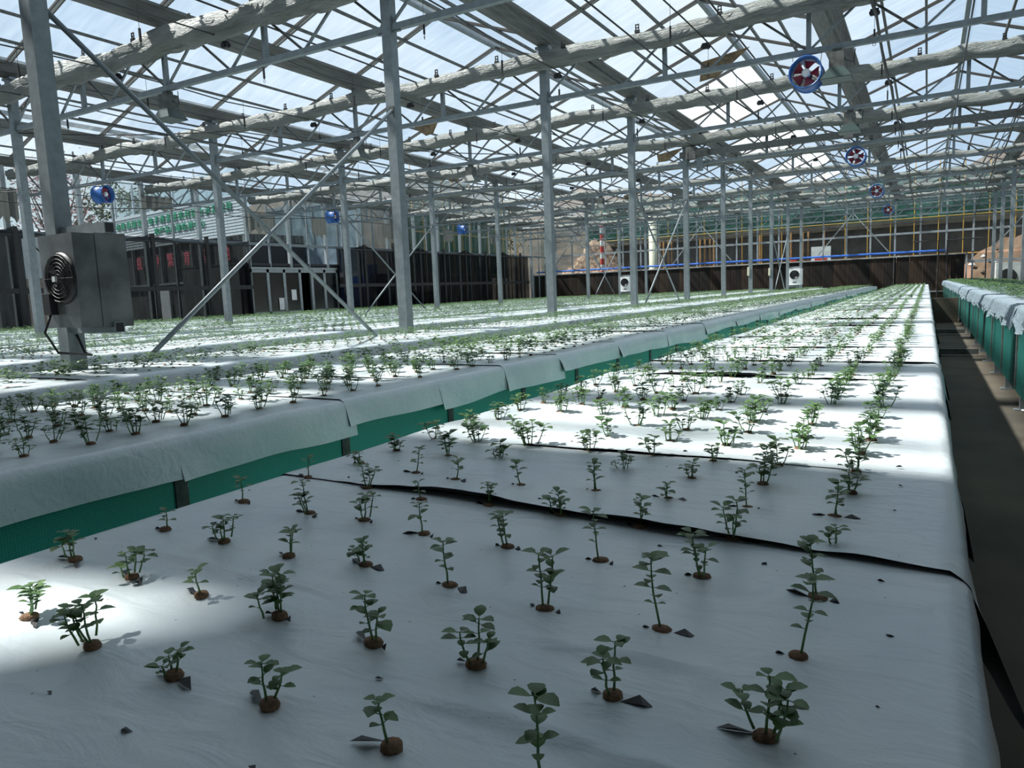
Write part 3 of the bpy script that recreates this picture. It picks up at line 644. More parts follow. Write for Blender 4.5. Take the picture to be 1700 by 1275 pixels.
def words(h, n): return ('tall' if h > .066 else 'tiny' if h < .034 else 'mid-height') + (' bushy' if n >= 3 else ' single-stemmed' if n == 1 else ' sparse')
flap_g = MB(); flap_g.add([(-.016, 0, .0005), (.004, .002, .0005), (-.006, -.006, .011), (-.010, .004, .006)], [(0, 1, 2), (0, 3, 1), (3, 2, 1), (0, 2, 3)])
FLAP = flap_g.mesh('slit_flap', 'black')
sheets = {}
for o in list(C.objects):
    if o.name.startswith('mulch_film_sheet') and abs(o.location.x - BEDR[0]) < .01: sheets[round(o.location.y, 2)] = o
def sheet_at(y):
    k = max(a for a in sheets if a <= y); return sheets[k]
POS = []    # every plant position of every bed: (x, y, z, bed)
used = []
for j, row in NEAR.items():
    for (i, x, y, h) in row:
        rng = random.Random(1000 + j * 10 + i); n = STEMS.get((j, i), rng.choice([1, 2, 2, 3, 4])); stems, leaves = plant_design(rng, h, n)
        root = empty('seedling', (x, y, TOP + .006), '%s seedling, front bed, %s row from photo bottom, %s plant from the aisle' % (words(h, n), ORD[j], ORD[i]), 'seedling', 'seedlings on the front bed')
        link('stem', stems_mesh(stems, leaves), root, (0, 0, .006))
        for l in leaves:
            o = bpy.data.objects.new('leaf', LEAF_MESH); C.objects.link(o); o.parent = root; o.matrix_local = Matrix.Translation((0, 0, .006)) @ leaf_matrix(*l)
        p = link('growing_plug', PLUGS[(i + j) % 5], root); p.rotation_euler.z = rng.uniform(-.5, .5)
        sh = sheet_at(y); 
        for q in range(rng.choice([1, 2, 2])):
            f = link('slit_flap', FLAP, sh, (x - sh.location.x - .016 + .034 * q, y - sh.location.y - .004 * q, .002)); f.rotation_euler.z = rng.uniform(-.6, .6) + 2.8 * q; f.scale = (.7, .7, .6) if rng.random() < .6 else (1.9, 1.2, .7)
# empty cross slits between the plants
rs = random.Random(9)
for j in range(-1, 8):
    for i in range(-1, 8):
        x, y = -.20 - .167 * i + rs.uniform(-.01, .01), .60 + .18 * j + rs.uniform(-.01, .01)
        if x > -.02 and False: continue
        if x < -1.38 or rs.random() < .35: continue
        sh = sheet_at(y); f = link('slit_flap', FLAP, sh, (x - sh.location.x, y - sh.location.y, .001)); s = rs.uniform(.45, .8); f.scale = (s, s, s * .7); f.rotation_euler.z = rs.uniform(-1, 1)
# the other countable seedlings: copies of twelve designs
DES = []
for k in range(14):
    rng = random.Random(500 + k); h = rng.uniform(.04, .072); n = rng.choice([2, 3, 4, 4, 5, 6]); st, lv = plant_design(rng, h, n, 1.3)
    V, F = foliage_np(lv, (LV, LF)); fm = raw_mesh('foliage', V, F[:, ::-1], 'leaf'); DES.append((stems_mesh(st, lv), fm, h, n, st, lv))
grid = []
GR = random.Random(77)
def bed_positions(b, xr, z, y0, y1, cols=8, step=.182, off=-.19, dirn=-1):
    out = []; nj = int((y1 - y0) / step)
    for j in range(nj):
        for i in range(cols):
            if GR.random() < .055 or (0 < b < 9 and .19 + .167 * i > BWS[b] - .06): continue
            out.append((xr + dirn * (-off + .167 * i) + GR.uniform(-.014, .014), y0 + step * j + GR.uniform(-.012, .012), z, b, i, j))
    return out
grid += bed_positions(0, BEDR[0], TOP, 1.60, YEND - .1)
grid += bed_positions(1, BEDR[1], TOP, .98, YEND - .1)
for b in range(2, 9): grid += bed_positions(b, BEDR[b], TOP, .6 if b < 5 else 3, YEND - .1)
grid += bed_positions(9, RX0, RZ, 2.6, 41.8, 8, .182, -.16, 1)
grid = [p for p in grid if not any(abs(p[0] - cx_) < .13 and abs(p[1] - cy_) < .13 for cx_ in COLX for cy_ in TY)]
def vis(p):
    q = cam.matrix_world.inverted() @ Vector(p[:3]); return q.z < -.1 and abs(q.x / q.z) < .72 and abs(q.y / q.z) < .55
inv = cam.matrix_world.inverted()
grid = [p for p in grid if vis(p)]
grid.sort(key=lambda p: math.dist(p[:3], (0, 0, 0)))
single = grid[:250]; rest = grid[250:]
bedword = {0: 'front bed', 1: 'second bed', 2: 'third bed', 3: 'fourth bed', 9: 'right-hand bed'}
for n_, p in enumerate(single):
    rng = random.Random(n_); k = rng.randrange(14); st, fo, h, n = DES[k][:4]
    rown = p[5] + (6 if p[3] == 0 else 0)
    if p[3] == 0: lab = '%s seedling, front bed, %s row from photo bottom, %s plant from the aisle' % (words(h, n), ORD[min(rown, 39)], ORD[p[4]])
    else: lab = '%s seedling, %s, %s row from near left, %s plant from nearer bed edge' % (words(h, n), bedword[p[3]], ORD[min(rown, 39)], ORD[p[4]])
    root = empty('seedling', (p[0], p[1], p[2] + .006), lab, 'seedling', 'seedlings on the ' + bedword[p[3]])
    root.rotation_euler.z = rng.uniform(0, 6.28); s = rng.uniform(.85, 1.15) * (1.2 if p[3] else 1); root.scale = (s, s, s)
    link('foliage', fo, root, (0, 0, .005)); link('stem', st, root, (0, 0, .005)); link('growing_plug', PLUGS[k % 5], root)
# everything smaller than that: one mass
def seedling_mass():
    rng = np.random.RandomState(3); VV = []; FF = []; MI = []; k0 = 0
    full = [foliage_np(d[5], (LV, LF)) for d in DES]; low = [foliage_np([l for l in d[5]], LFL) for d in DES]
    small = [foliage_np([(l[0], l[1], l[2], l[3] * 1.4) for l in d[5][::2]] if len(d[5]) > 12 else d[5], LFL) for d in DES]
    sV = np.array([(-.013, -.008, 0), (.013, -.008, 0), (.013, .008, 0), (-.013, .008, 0), (-.008, -.005, .009), (.008, -.005, .009), (.008, .005, .009), (-.008, .005, .009)]); sF = np.array([(4, 5, 6, 7), (0, 1, 5, 4), (1, 2, 6, 5), (2, 3, 7, 6), (3, 0, 4, 7)])
    for p in rest:
        d = math.dist(p[:3], (0, 0, 0)); k = rng.randint(14); V, F = (low if d < 14 else small)[k]
        if d < 6.5: V, F = full[k]
        a = rng.rand() * 6.28; s = rng.uniform(.85, 1.15) * (1.42 if p[3] else 1.08); c_, s_ = math.cos(a), math.sin(a)
        R = np.array([[c_, -s_, 0], [s_, c_, 0], [0, 0, 1]]) * s
        v = V @ R.T + np.array([p[0], p[1], p[2] + .010]); VV.append(v); FF.append(F + k0); MI.append(np.zeros(len(F), int)); k0 += len(v)
        if d < 12: VV.append(sV + np.array([p[0], p[1], p[2] + .003])); FF.append(sF + k0); MI.append(np.ones(5, int)); k0 += 8
    me = raw_mesh('seedlings', np.concatenate(VV), np.concatenate(FF), ['leaf', 'plug'], False, np.concatenate(MI))
    o = link('seedlings', me); tag(o, 'countless small green seedlings in rows over all the farther parts of the beds', 'seedlings', None, 'stuff')
seedling_mass()
# ------------------------------------------------------------------ fan heaters on columns
def heater():
    root = empty('fan_heater')
    # origin: column centre, z = underside of the lower arm
    b = MB(); x0, x1, y0, y1, z0, z1 = .18, .58, -.25, .12, .04, .68
    b.box(x0, x1, y0 + .15, y1, z0, z1); b.build('casing', 'roller', root)
    s = MB(); s.box(x0 - .005, x1 - .005, y0, y0 + .15, z0 + .01, z1 - .005)
    s.build('fan_shroud', 'roller', root)
    h = MB(); cx, cz = (x0 + x1) / 2 + .03, (z0 + z1) / 2 + .02
    h.lathe([(.175, 0), (.165, -.02), (.155, -.02), (.15, 0), (.15, .0), (.0, .002)], 26, 'Y', 0, (cx, y0 - .002, cz)); h.build('fan_opening', 'black', root, smooth=True)
    g = MB()
    for r in (.03, .055, .08, .105, .13, .155):
        g.tube([(cx + r * math.cos(t), y0 - .03, cz + r * math.sin(t)) for t in np.linspace(0, 6.283, 21)], .0018, 4, caps=False)
    for t in np.linspace(0, 3.14, 5): g.tube([(cx - .17 * math.cos(t), y0 - .026, cz - .17 * math.sin(t)), (cx + .17 * math.cos(t), y0 - .026, cz + .17 * math.sin(t))], .0025, 4)
    g.build('fan_guard', 'black', root)
    MB().box(cx - .04, cx - .005, y0 - .045, y0 - .028, cz - .02, cz + .015).build('white_plate', 'white', root)
    bl = MB()
    for k in range(5):
        t = k * 1.2566; a = (math.cos(t), math.sin(t)); bl.add([(cx + a[0] * .03, y0 - .012, cz + a[1] * .03), (cx + math.cos(t + .25) * .135, y0 - .018, cz + math.sin(t + .25) * .135), (cx + math.cos(t - .3) * .135, y0 - .006, cz + math.sin(t - .3) * .135)], [(0, 1, 2)])
    bl.build('fan_blades', 'black', root)
    for z in (.0, .68):
        MB().box(.0, .60, -.035, .035, z, z + .075).box(.598, .602, -.028, .028, z + .007, z + .068, 1).build('support_arm', ['steel', 'black'], root)
    bx = MB(); bx.box(x0 + .06, x0 + .14, y0 - .05, y0, z0 + .10, z0 + .24); bx.build('terminal_box', 'black', root)
    c = MB(); c.tube([(x0 + .10, y0 - .03, z0 + .10), (x0 + .06, y0 - .06, z0 - .02), (x0 + .12, y0 - .02, z0 - .16), (x0 + .05, .0, z0 - .20), (.10, .03, z0 - .19), (.07, .0, z0 - .05)], .009, 6); c.build('power_cable', 'cable', root, smooth=True)
    return root
hp = heater(); hp.location = (-5.48, 3.1, -.165); tag(hp, 'galvanised box fan heater on the nearest column, black fan opening and cable', 'heater', 'box fan heaters on columns')
def white_heater(loc, label):
    root = empty('fan_heater', loc, label, 'heater', 'box fan heaters on columns')
    b = MB(); b.box(.09, .55, -.18, .2, .06, .80); b.box(.55, .62, -.16, .2, .08, .78); b.build('casing', 'white', root)
    h = MB(); h.lathe([(.20, -.04), (.19, -.05), (.17, -.05), (.165, .0), (0, .0)], 24, 'Y', 0, (.32, -.19, .52)); h.build('fan_opening', 'black', root, smooth=True)
    h = MB(); h.lathe([(.205, .0), (.205, -.035), (.195, -.04)], 24, 'Y', 0, (.32, -.18, .52)); h.build('fan_ring', 'steel_white', root, smooth=True)
    MB().box(.24, .40, -.186, -.18, .16, .21).build('name_plate', 'steel_dark', root)
    for z in (-.04, .82): MB().box(0, .6, -.03, .03, z, z + .06).build('support_arm', 'steel', root)
white_heater((-5.48, 35.1, -.25), 'white box fan heater with round dark opening, right of the two distant ones')
white_heater((-13.48, 35.1, -.25), 'white box fan heater with round dark opening, left of the two distant ones')

# cream boxes on columns
for x, y, w_ in [(-5.48, 27.1, 'sixth'), (-5.48, 31.1, 'eighth')]:
    o = MB().box(-.10, -.02, -.09, -.0625, 0, .3).box(-.08, -.04, -.095, -.09, .03, .12).build('switch_box', 'cream', None, (x, y, .25)); tag(o, 'small cream switch box on a distant column, %s' % ('left one' if y < 30 else 'right one'), 'switch box', 'cream switch boxes')

# ------------------------------------------------------------------ circulation fans
def fan(name='circulation_fan'):
    root = empty(name)
    s = MB(); s.lathe([(.205, -.16), (.215, -.16), (.215, -.14), (.200, -.13), (.200, .13), (.215, .14), (.215, .16), (.195, .16), (.190, 0), (.195, -.16), (.205, -.16)], 32, 'Y'); s.build('shroud', 'blue', root, smooth=True)
    h = MB(); h.lathe([(0, -.12), (.045, -.12), (.055, -.10), (.055, .02), (0, .03)], 18, 'Y'); h.build('hub', 'white', root, smooth=True)
    for k in range(5):
        b = MB(); t0 = k * 1.2566; P = []
        for r, w, tw in ((.05, .30, .035), (.11, .42, .03), (.178, .48, .022)):
            P += [(r * math.cos(t0 - w), -.06 - tw, r * math.sin(t0 - w)), (r * math.cos(t0 + w), -.06 + tw, r * math.sin(t0 + w))]
        b.add(P, [(0, 1, 3, 2), (2, 3, 5, 4)]); b.build('blade', 'red', root, smooth=True)
    m = MB(); m.lathe([(0, .0), (.06, .0), (.06, .13), (0, .14)], 16, 'Y'); m.build('motor', 'steel_dark', root, smooth=True)
    for t in (.5, 2.64, -.5, -2.64): MB().bar((.05 * math.cos(t), .06, .05 * math.sin(t)), (.195 * math.cos(t), .06, .195 * math.sin(t)), .012, .006).build('strut', 'steel', root)
    for s_ in (-1, 1): MB().tube([(s_ * .17, 0, .11), (s_ * .19, 0, .29)], .004, 4).build('hanging_chain', 'steel', root)
    return root
fp = fan(); FN = ORD
fans = [(-1.5, 11.1, 0), (-1.5, 19.1, 0), (-1.5, 27.1, 0), (-1.5, 35.1, 0), (-17.6, 11.1, 1.85), (-17.6, 19.1, 1.85), (-17.6, 27.1, 1.85)]
for i, (x, y, r) in enumerate(fans):
    o = fp if i == 0 else copy_tree(fp); o.location = (x, y, 2.78); o.rotation_euler.z = r
    tag(o, ('round blue fan with red blades, under right side of roof, %s from camera' % ORD[i]) if i < 4 else ('round blue fan seen from the side, left under roof, %s from camera' % ORD[i - 4]), 'fan', 'blue circulation fans')
# lamps
def lamp():
    root = empty('hanging_lamp')
    b = MB(); b.box(-.09, .09, -.10, .10, -.10, .10); b.box(-.05, .05, -.05, .05, .10, .15); b.build('ballast_box', 'steel_dark', root)
    r = MB(); P = [(-.09, -.10, -.10), (.09, -.10, -.10), (.09, .10, -.10), (-.09, .10, -.10), (-.19, -.16, -.24), (.19, -.16, -.24), (.19, .16, -.24), (-.19, .16, -.24)]
    r.add(P, [(0, 1, 5, 4), (1, 2, 6, 5), (2, 3, 7, 6), (3, 0, 4, 7)]); r.build('reflector', 'lampglass', root)
    MB().box(-.185, .185, -.155, .155, -.245, -.24).build('lens', 'lampglass', root)
    MB().tube([(.06, .0, .1), (.10, .0, .0), (.20, .02, -.05), (.22, 0, .12)], .006, 5).build('lamp_cord', 'cable', root)
    return root
M['lampglass'] = mat('greenish_reflector', (0.03, 0.055, 0.05), 0.35, 0.0)
lp = lamp()
for i, (x, y, w_) in enumerate([(-1.12, 11.06, 'beside the nearest right-hand fan'), (-9.48, 7.1, 'first of the middle line of lamps'), (-9.48, 11.1, 'second of the middle line'), (-9.48, 15.1, 'third of the middle line'), (-9.48, 19.1, 'fourth of the middle line'), (-9.48, 23.1, 'fifth of the middle line'), (-9.48, 27.1, 'sixth of the middle line'), (-1.3, 15.1, 'between the two nearest right-hand fans')]):
    o = lp if i == 0 else copy_tree(lp); o.location = (x, y, 2.88)
    tag(o, 'dark hanging lamp with flared reflector, ' + w_, 'lamp', 'hanging lamps under the trusses')
M['debris'] = mat('dry_brown_debris', (0.10, 0.07, 0.04), 0.95, 0, 0, 9, 0.6, 30, col2=(0.24, 0.17, 0.10))
for i, (x, y, z) in enumerate([(-11.5, 15.5, 4.42), (-3.95, 14.9, 4.40), (-15.6, 22.8, 4.42), (-7.9, 24.2, 4.42), (-12.6, 33.5, 4.42)]):
    rr = random.Random(i); m = MB(); vs = [(0, 0, 0), (.9, .15, .16), (-.35, 1.2, -.05), (.3, .5, -.05), (.1, .9, -.09)]
    m.add(vs, [(0, 3, 2), (0, 1, 3), (1, 4, 3), (3, 4, 2), (1, 2, 4)]); o = m.build('debris_patch', 'debris', None, (x, y, z - .1)); tag(o, 'triangular patch of dry brown debris caught under the roof glass, %s from the camera' % ORD[i], 'debris', 'brown debris patches under the roof')
# curtain drive across the fifth truss
root = empty('curtain_drive', (-5.6, 19.02, 3.2), 'dark green drive beam with motor under the fifth truss', 'motor drive')
MB().box(0, 8.1, -.05, .05, .02, .17).build('beam', 'gutter', root)
m = MB(); m.lathe([(0, -.2), (.10, -.2), (.11, 0), (.10, .2), (0, .2)], 14, 'X', 0, (.55, -.1, .10)); m.box(.2, .45, -.2, 0, -.05, .25); m.build('motor', 'steel_dark', root)
MB().box(.45, .60, -.12, -.02, -.35, .0).build('control_box', 'steel', root)
MB().box(3.85, 4.05, -.14, -.02, -.02, .2).build('gear_box', 'steel_dark', root)
# sagging cables
def cable(pts, r, label, sub=12):
    P = []
    for a, b in zip(pts[:-1], pts[1:]):
        for k in range(sub):
            t = k / sub; P.append((a[0] + (b[0] - a[0]) * t, a[1] + (b[1] - a[1]) * t, a[2] + (b[2] - a[2]) * t - 4 * t * (1 - t) * a[3]))
    P.append(pts[-1][:3]); o0 = Vector(P[0]); m = MB(); m.tube([Vector(p) - o0 for p in P], r, 5); o = m.build('hanging_cable', 'cable', None, o0, True); tag(o, label, 'cable', 'loose dark cables under the roof')
cable([(-.70, 7.1, 3.4, .12), (-.66, 11.1, 3.36, .15), (-.63, 15.1, 3.33, .15), (-.6, 19.1, 3.3, .25), (-.55, 25, 3.1, .2), (-.5, 31, 2.9, 0)], .018, 'thick drooping black cable at upper right, left of two')
cable([(1.55, 11.1, 3.45, .1), (1.55, 15.1, 3.4, .2), (1.55, 19.1, 3.35, .25), (1.6, 25, 3.2, .25), (1.65, 33, 2.9, .2), (1.7, 41, 2.4, 0)], .018, 'thick drooping black cable at upper right, right of two')
cable([(-21.3, 10.0, 2.95, .1), (-19, 14, 2.8, .2), (-16.5, 19, 2.75, .2), (-13.5, 27, 2.75, 0)], .012, 'thin black cable crossing below the roof over the far left beds')
cable([(-21.3, 7.2, 2.75, .1), (-17, 11.1, 3.0, .15), (-13.5, 15.1, 3.0, .1), (-9.5, 19.1, 3.05, .2), (-5.5, 27.1, 3.0, 0)], .010, 'thin black cable running diagonally under the trusses in the middle')
cable([(-13.4, 7.1, 3.0, .05), (-11, 9.5, 3.1, .1), (-8.2, 15, 3.1, .1), (-5.5, 23.1, 3.1, 0)], .010, 'thin black cable sagging from the left-middle columns towards the nearer column row')
for i, (x, z) in enumerate([(-19.5, 3.0), (-11.5, 2.95), (-3.4, 3.2), (.4, 3.2)]):
    m = MB(); m.tube([(0, 0, 0), (0, 36, 0)], .012, 5); o = m.build('water_pipe', 'cable', None, (x, 7, z)); tag(o, 'thin black pipe running along the house under the trusses, %s from the left' % ORD[i], 'pipe', 'thin black pipes under the trusses')

# aisle crossbars and pipes
for y in (9.4, 13.9):
    o = MB().box(0, .60, -.04, .04, 0, .08).build('cross_channel', 'steel_dark', None, (.08, y + 3.2, FLOOR + .03)); tag(o, 'low dark metal channel lying across the aisle floor, %s' % ('nearer' if y < 10 else 'farther'), 'channel', 'channels across the aisle')
o = MB().box(0, .62, 0, .25, 0, .62).build('aisle_block', 'concrete', None, (.08, 21.5, FLOOR)); tag(o, 'pale block closing the far end of the aisle between the beds', 'block')
for k, y in enumerate((6.3,)):
    m = MB(); m.tube([(.0, .1, .01), (.2, -.1, .01), (.5, -.35, .01), (.8, -.4, .01)], .012, 6); o = m.build('plastic_strip', 'white', None, (.74, 7.45, FLOOR + .005)); tag(o, 'white plastic strip lying on the floor under the right-hand bed', 'strip')
o = MB().add([(0, 0, 0), (.10, .03, .001), (.22, -.01, .002), (.21, -.03, .002), (.1, .0, .001), (.15, .05, .012), (.25, .03, .004)], [(0, 1, 4), (1, 2, 3, 4), (1, 5, 6)]).build('plastic_scrap', 'white', None, (.50, 2.05, FLOOR + .004)); tag(o, 'torn white plastic scrap on the aisle floor', 'scrap')
# ------------------------------------------------------------------ far end wall
wb = empty('wall_back', (0, YW, 0), kind='structure')
px = -22.6; k = 0
PADM = MB().box(0, .59, -.05, .05, -.78, .98).mesh('cooling_pad', 'pad')
x = -22.4
while x < 1.55:
    link('cooling_pad', PADM, wb, (x, -.1, 0)); x += .6
MB().box(-22.5, 1.70, -.20, 0, .98, 1.04).build('pad_top_rail', 'steel_white', wb)
MB().box(-22.5, 1.70, -.20, 0, -.84, -.78).build('pad_bottom_rail', 'steel_white', wb)
MB().box(-22.5, 1.70, -.1, .1, FLOOR, -.84).build('kerb', 'concrete', wb)
for x in (-22.48, 1.64): MB().box(x, x + .06, -.2, -.02, -.84, 1.04).build('pad_end_rail', 'steel_white', wb)
MB().box(-1.54, -1.50, -.18, -.14, -.78, .98).build('pad_joint', 'steel_dark', wb)
MB().tube([(-22.3, -.02, 1.22), (.75, -.02, 1.22)], .05, 8).build('blue_pipe', 'bluepipe', wb)
mull = MB().box(-.04, .04, -.03, .03, 1.04, 3.95).mesh('mullion', 'steel_white'); wide = MB().box(-.07, .07, -.05, .05, -1.2, 3.95).mesh('mullion', 'steel')
pane = MB().box(-.52, .52, -.004, .004, 1.10, 2.12).mesh('pane', 'glass'); pane2 = MB().box(-.52, .52, -.004, .004, 2.24, 3.86).mesh('pane', 'glass'); pane3 = MB().box(-.52, .52, -.004, .004, -1.1, 1.0).mesh('pane', 'glass')
for k in range(25):
    x = 6.52 - .02 - k * 1.143
    link('mullion', wide if abs((x - 2.52) % 4) < .1 else mull, wb, (x, .12, 0))
    if x > 1.7: link('mullion', MB().box(-.04, .04, -.03, .03, -1.2, 1.1).mesh('mullion', 'steel_white'), wb, (x, .12, 0))
    for p in (pane, pane2) + ((pane3,) if x > 2.3 else ()): link('pane', p, wb, (x - .57, .12, 0))
MB().box(-21.4, 6.5, .08, .16, 2.13, 2.23).build('transom', 'steel_white', wb)
MB().box(1.7, 6.5, .08, .16, .55, .68).build('transom', 'steel_white', wb)
MB().box(-21.4, 6.5, .04, .18, 3.88, 4.0).build('eave_beam', 'steel', wb)
for i in range(7):    # gable glazing
    x0 = WALLX + 4 * i
    MB().add([(x0 + .2, .1, 4.05), (x0 + 3.8, .1, 4.05), (x0 + 2, .1, 4.72)], [(0, 1, 2)]).build('gable_pane', 'glass', wb)
    if i % 2 == 0:
        for s in (0, 1):
            m = MB(); a = (x0 + .3 + 3.4 * s, .0, 1.3); b = (x0 + 2, .0, 3.4); m.bar(a, b, .05, .05); m.build('wall_brace', 'steel_white', wb)
for i, x in enumerate((.45, .83, 2.46)):
    m = MB(); m.tube([(0, 0, 0), (0, 0, 2.9), (-1.2 if i != 1 else 1.4, 0, 2.92)], .035, 6); o = m.build('feed_pipe', 'black', None, (x, YW - .35, FLOOR)); tag(o, 'black upright water pipe before the far wall, %s from the left' % ORD[i], 'pipe', 'black pipes before the far wall')
m = MB(); m.tube([(0, 0, 0), (19, 0, .05)], .022, 6); o = m.build('feed_pipe', 'black', None, (-19.2, YW - .5, 2.62)); tag(o, 'long black pipe running across high before the far wall', 'pipe')
# white cooler outside at right
root = empty('outdoor_unit', (3.0, YW + 1.2, FLOOR), 'white box unit with dark round fan outside at far right', 'cooler')
MB().box(0, 1.3, 0, .8, .2, 1.7).build('casing', 'white', root); h = MB(); h.lathe([(.38, -.02), (.36, -.03), (0, -.03)], 20, 'Y', 0, (.5, 0, 1.0)); h.build('fan_opening', 'black', root)
MB().box(0, 1.3, .1, .7, 0, .2).build('plinth', 'concrete', root)

# ------------------------------------------------------------------ right wall and the wall behind the camera
wr = empty('wall_right', (6.62, 0, 0), kind='structure')
MB().box(-.04, .04, ROOF0, YW, FLOOR, 2.6).build('panel', 'shell', wr)
MB().box(-.02, .02, ROOF0, YW, 2.6, 3.9).build('glazing', 'glass', wr)
for k in range(26): MB().box(-.05, .05, ROOF0 + 2 * k - .04, ROOF0 + 2 * k + .04, FLOOR, 3.95).build('mullion', 'steel', wr)
wf = empty('wall_front', (0, ROOF0 - .05, 0), kind='structure')
MB().box(WALLX, 6.6, -.05, .05, FLOOR, 3.9).build('panel', 'shell', wf)
for k in range(15): MB().box(WALLX + 2 * k - .04, WALLX + 2 * k + .04, -.06, .06, FLOOR, 3.95).build('mullion', 'steel', wf)
# ------------------------------------------------------------------ left wall
wl = empty('wall_left', (WALLX, 0, 0), kind='structure')
lp1 = MB().box(-.06, .06, -.06, .06, FLOOR, 3.95).mesh('mullion', 'steel_white'); lp2 = MB().box(-.03, .03, -.03, .03, FLOOR, 3.95).mesh('mullion', 'steel')
gp = MB().box(-.004, .004, .05, .95, 2.25, 3.85).mesh('pane', 'glass'); gq = MB().box(-.004, .004, .05, .95, -1.1, 2.1).mesh('pane', 'glass')
for k in range(-4, 43):
    y = .8 + k
    if y > 43: break
    link('mullion', lp1 if k % 2 == 0 else lp2, wl, (0, y, 0))
    link('pane', gp, wl, (0, y, 0)); 
    if not (18 <= y < 23.5): link('pane', gq, wl, (0, y, 0))
MB().box(-.05, .05, -6, YW, 2.10, 2.20).build('transom', 'steel', wl)
MB().box(-.05, .05, -6, YW, 3.88, 3.98).build('eave_beam', 'steel', wl)
MB().box(-.08, .08, -6, YW, FLOOR, FLOOR + .35).build('kerb', 'concrete', wl)
# sliding glass doors
d = empty('door_1', (WALLX + .12, 19.0, FLOOR), kind='structure')
MB().box(-.06, .06, -.3, 4.2, 2.42, 2.50).build('lintel', 'steel_white', d)
for i, (a, b, dark) in enumerate([(-.3, .5, 0), (.5, 1.3, 0), (1.3, 2.1, 0), (2.1, 2.75, 2), (2.75, 3.45, 0), (3.45, 4.2, 0)]):
    fr = MB(); fr.box(-.03, .03, a, a + .06, 0, 2.42); fr.box(-.03, .03, b - .06, b, 0, 2.42); fr.box(-.03, .03, a, b, 2.3, 2.42)
    if dark != 2: fr.box(-.03, .03, a, b, .75, .85)
    f = fr.build('door_leaf', 'steel_white', d)
    if dark != 2: MB().box(-.005, .005, a + .06, b - .06, .85, 2.3).build('pane', 'darkglass', f); MB().box(-.005, .005, a + .06, b - .06, 0.02, .75).build('pane', 'darkglass', f)
MB().box(.03, .036, .95, 1.2, .9, 1.35).build('paper_notice', 'white', d); MB().box(.03, .036, 1.6, 1.85, 1.25, 1.65).build('paper_notice', 'white', d)
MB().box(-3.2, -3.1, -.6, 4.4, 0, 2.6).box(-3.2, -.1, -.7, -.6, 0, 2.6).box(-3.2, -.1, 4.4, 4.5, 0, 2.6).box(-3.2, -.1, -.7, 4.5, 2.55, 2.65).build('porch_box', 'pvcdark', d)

# black shade nets hung inside the left wall
def net(y0, y1, z1, dips, label, m_='blacknet'):
    root = empty('shade_net', (WALLX + .30, y0, FLOOR), label, 'net', 'black shade nets along the left wall')
    n = int((y1 - y0) / .25) + 1; P = np.zeros((6, n, 3))
    for j, y in enumerate(np.linspace(0, y1 - y0, n)):
        s = abs(math.sin(math.pi * (y - dips) / 4.0)); zt = z1 - FLOOR + .22 * (1 - s) ** 2 - .02
        for i in range(6): P[i, j] = (.02 * math.sin(y * 3 + i), y, zt * i / 5)
    link('netting', grid_mesh('netting', P, m_), root)
    MB().tube([(.02, 0, z1 - FLOOR - .03), (.02, y1 - y0, z1 - FLOOR - .03)], .035, 6).build('top_tube', 'black', root)
    MB().box(0, .05, 0, y1 - y0, 1.75 - .05, 1.75 + .09).build('middle_rail', 'black', root)
    y = dips
    while y < y1 - y0 + .01:
        MB().box(-.03, .06, y - .06, y + .06, 0, z1 - FLOOR + .2).build('net_post', 'black', root); y += 2
net(2.8, 18.6, 2.08, .0, 'see-through black shade net before the shop-like building, left of the glass doors')
net(23.1, 39.8, 2.10, 1.7, 'see-through black shade net along the left wall beyond the glass doors', 'blacknet2')
# blue crates seen through the net
for i, (y, z) in enumerate([(24.6, .0), (26.3, .0), (27.2, .0), (26.9, .95)]):
    o = MB().box(-.5, .5, -.38, .38, 0, .85).box(-.52, .52, -.4, .4, .8, .9).build('blue_tank', 'bluepipe', None, (WALLX - 1.6, y, FLOOR + .9 + z)); tag(o, 'blue plastic tank behind the black net, %s' % ['leftmost', 'middle', 'right below the top one', 'topmost'][i], 'tank', 'blue tanks behind the net')
o = MB().box(-.7, .5, -2.6, 3.6, 0, .88).build('tank_stand', 'pvcdark', None, (WALLX - 1.6, 25.4, FLOOR)); tag(o, 'dark low stand under the blue tanks behind the net', 'stand')
# hanging remnants of plastic sheet near the left eave
for i, (y, w_, h_) in enumerate([(14.6, 1.1, .42), (18.7, 1.3, .7), (21.8, .9, .7), (10.3, .7, .8), (26.2, .8, .6), (31.0, .8, .55), (35.5, .8, .5)]):
    n = 16; P = np.zeros((5, n, 3))
    for j in range(n):
        for q in range(5): P[q, j] = (.05 * math.sin(j * 1.9 + i), w_ * j / (n - 1), -h_ * q / 4 * (1 + .12 * math.sin(j * 1.3 + i)))
    o = link('plastic_remnant', grid_mesh('plastic_remnant', P, 'oldplastic'), None, (WALLX + .25, y, 3.45 if i == 0 else 3.25)); tag(o, 'wrinkled grey plastic remnant hanging below the left eave, %s from the camera' % ORD[[1, 2, 3, 0, 4, 5, 6][i]], 'plastic sheet', 'grey plastic remnants on the left eave')
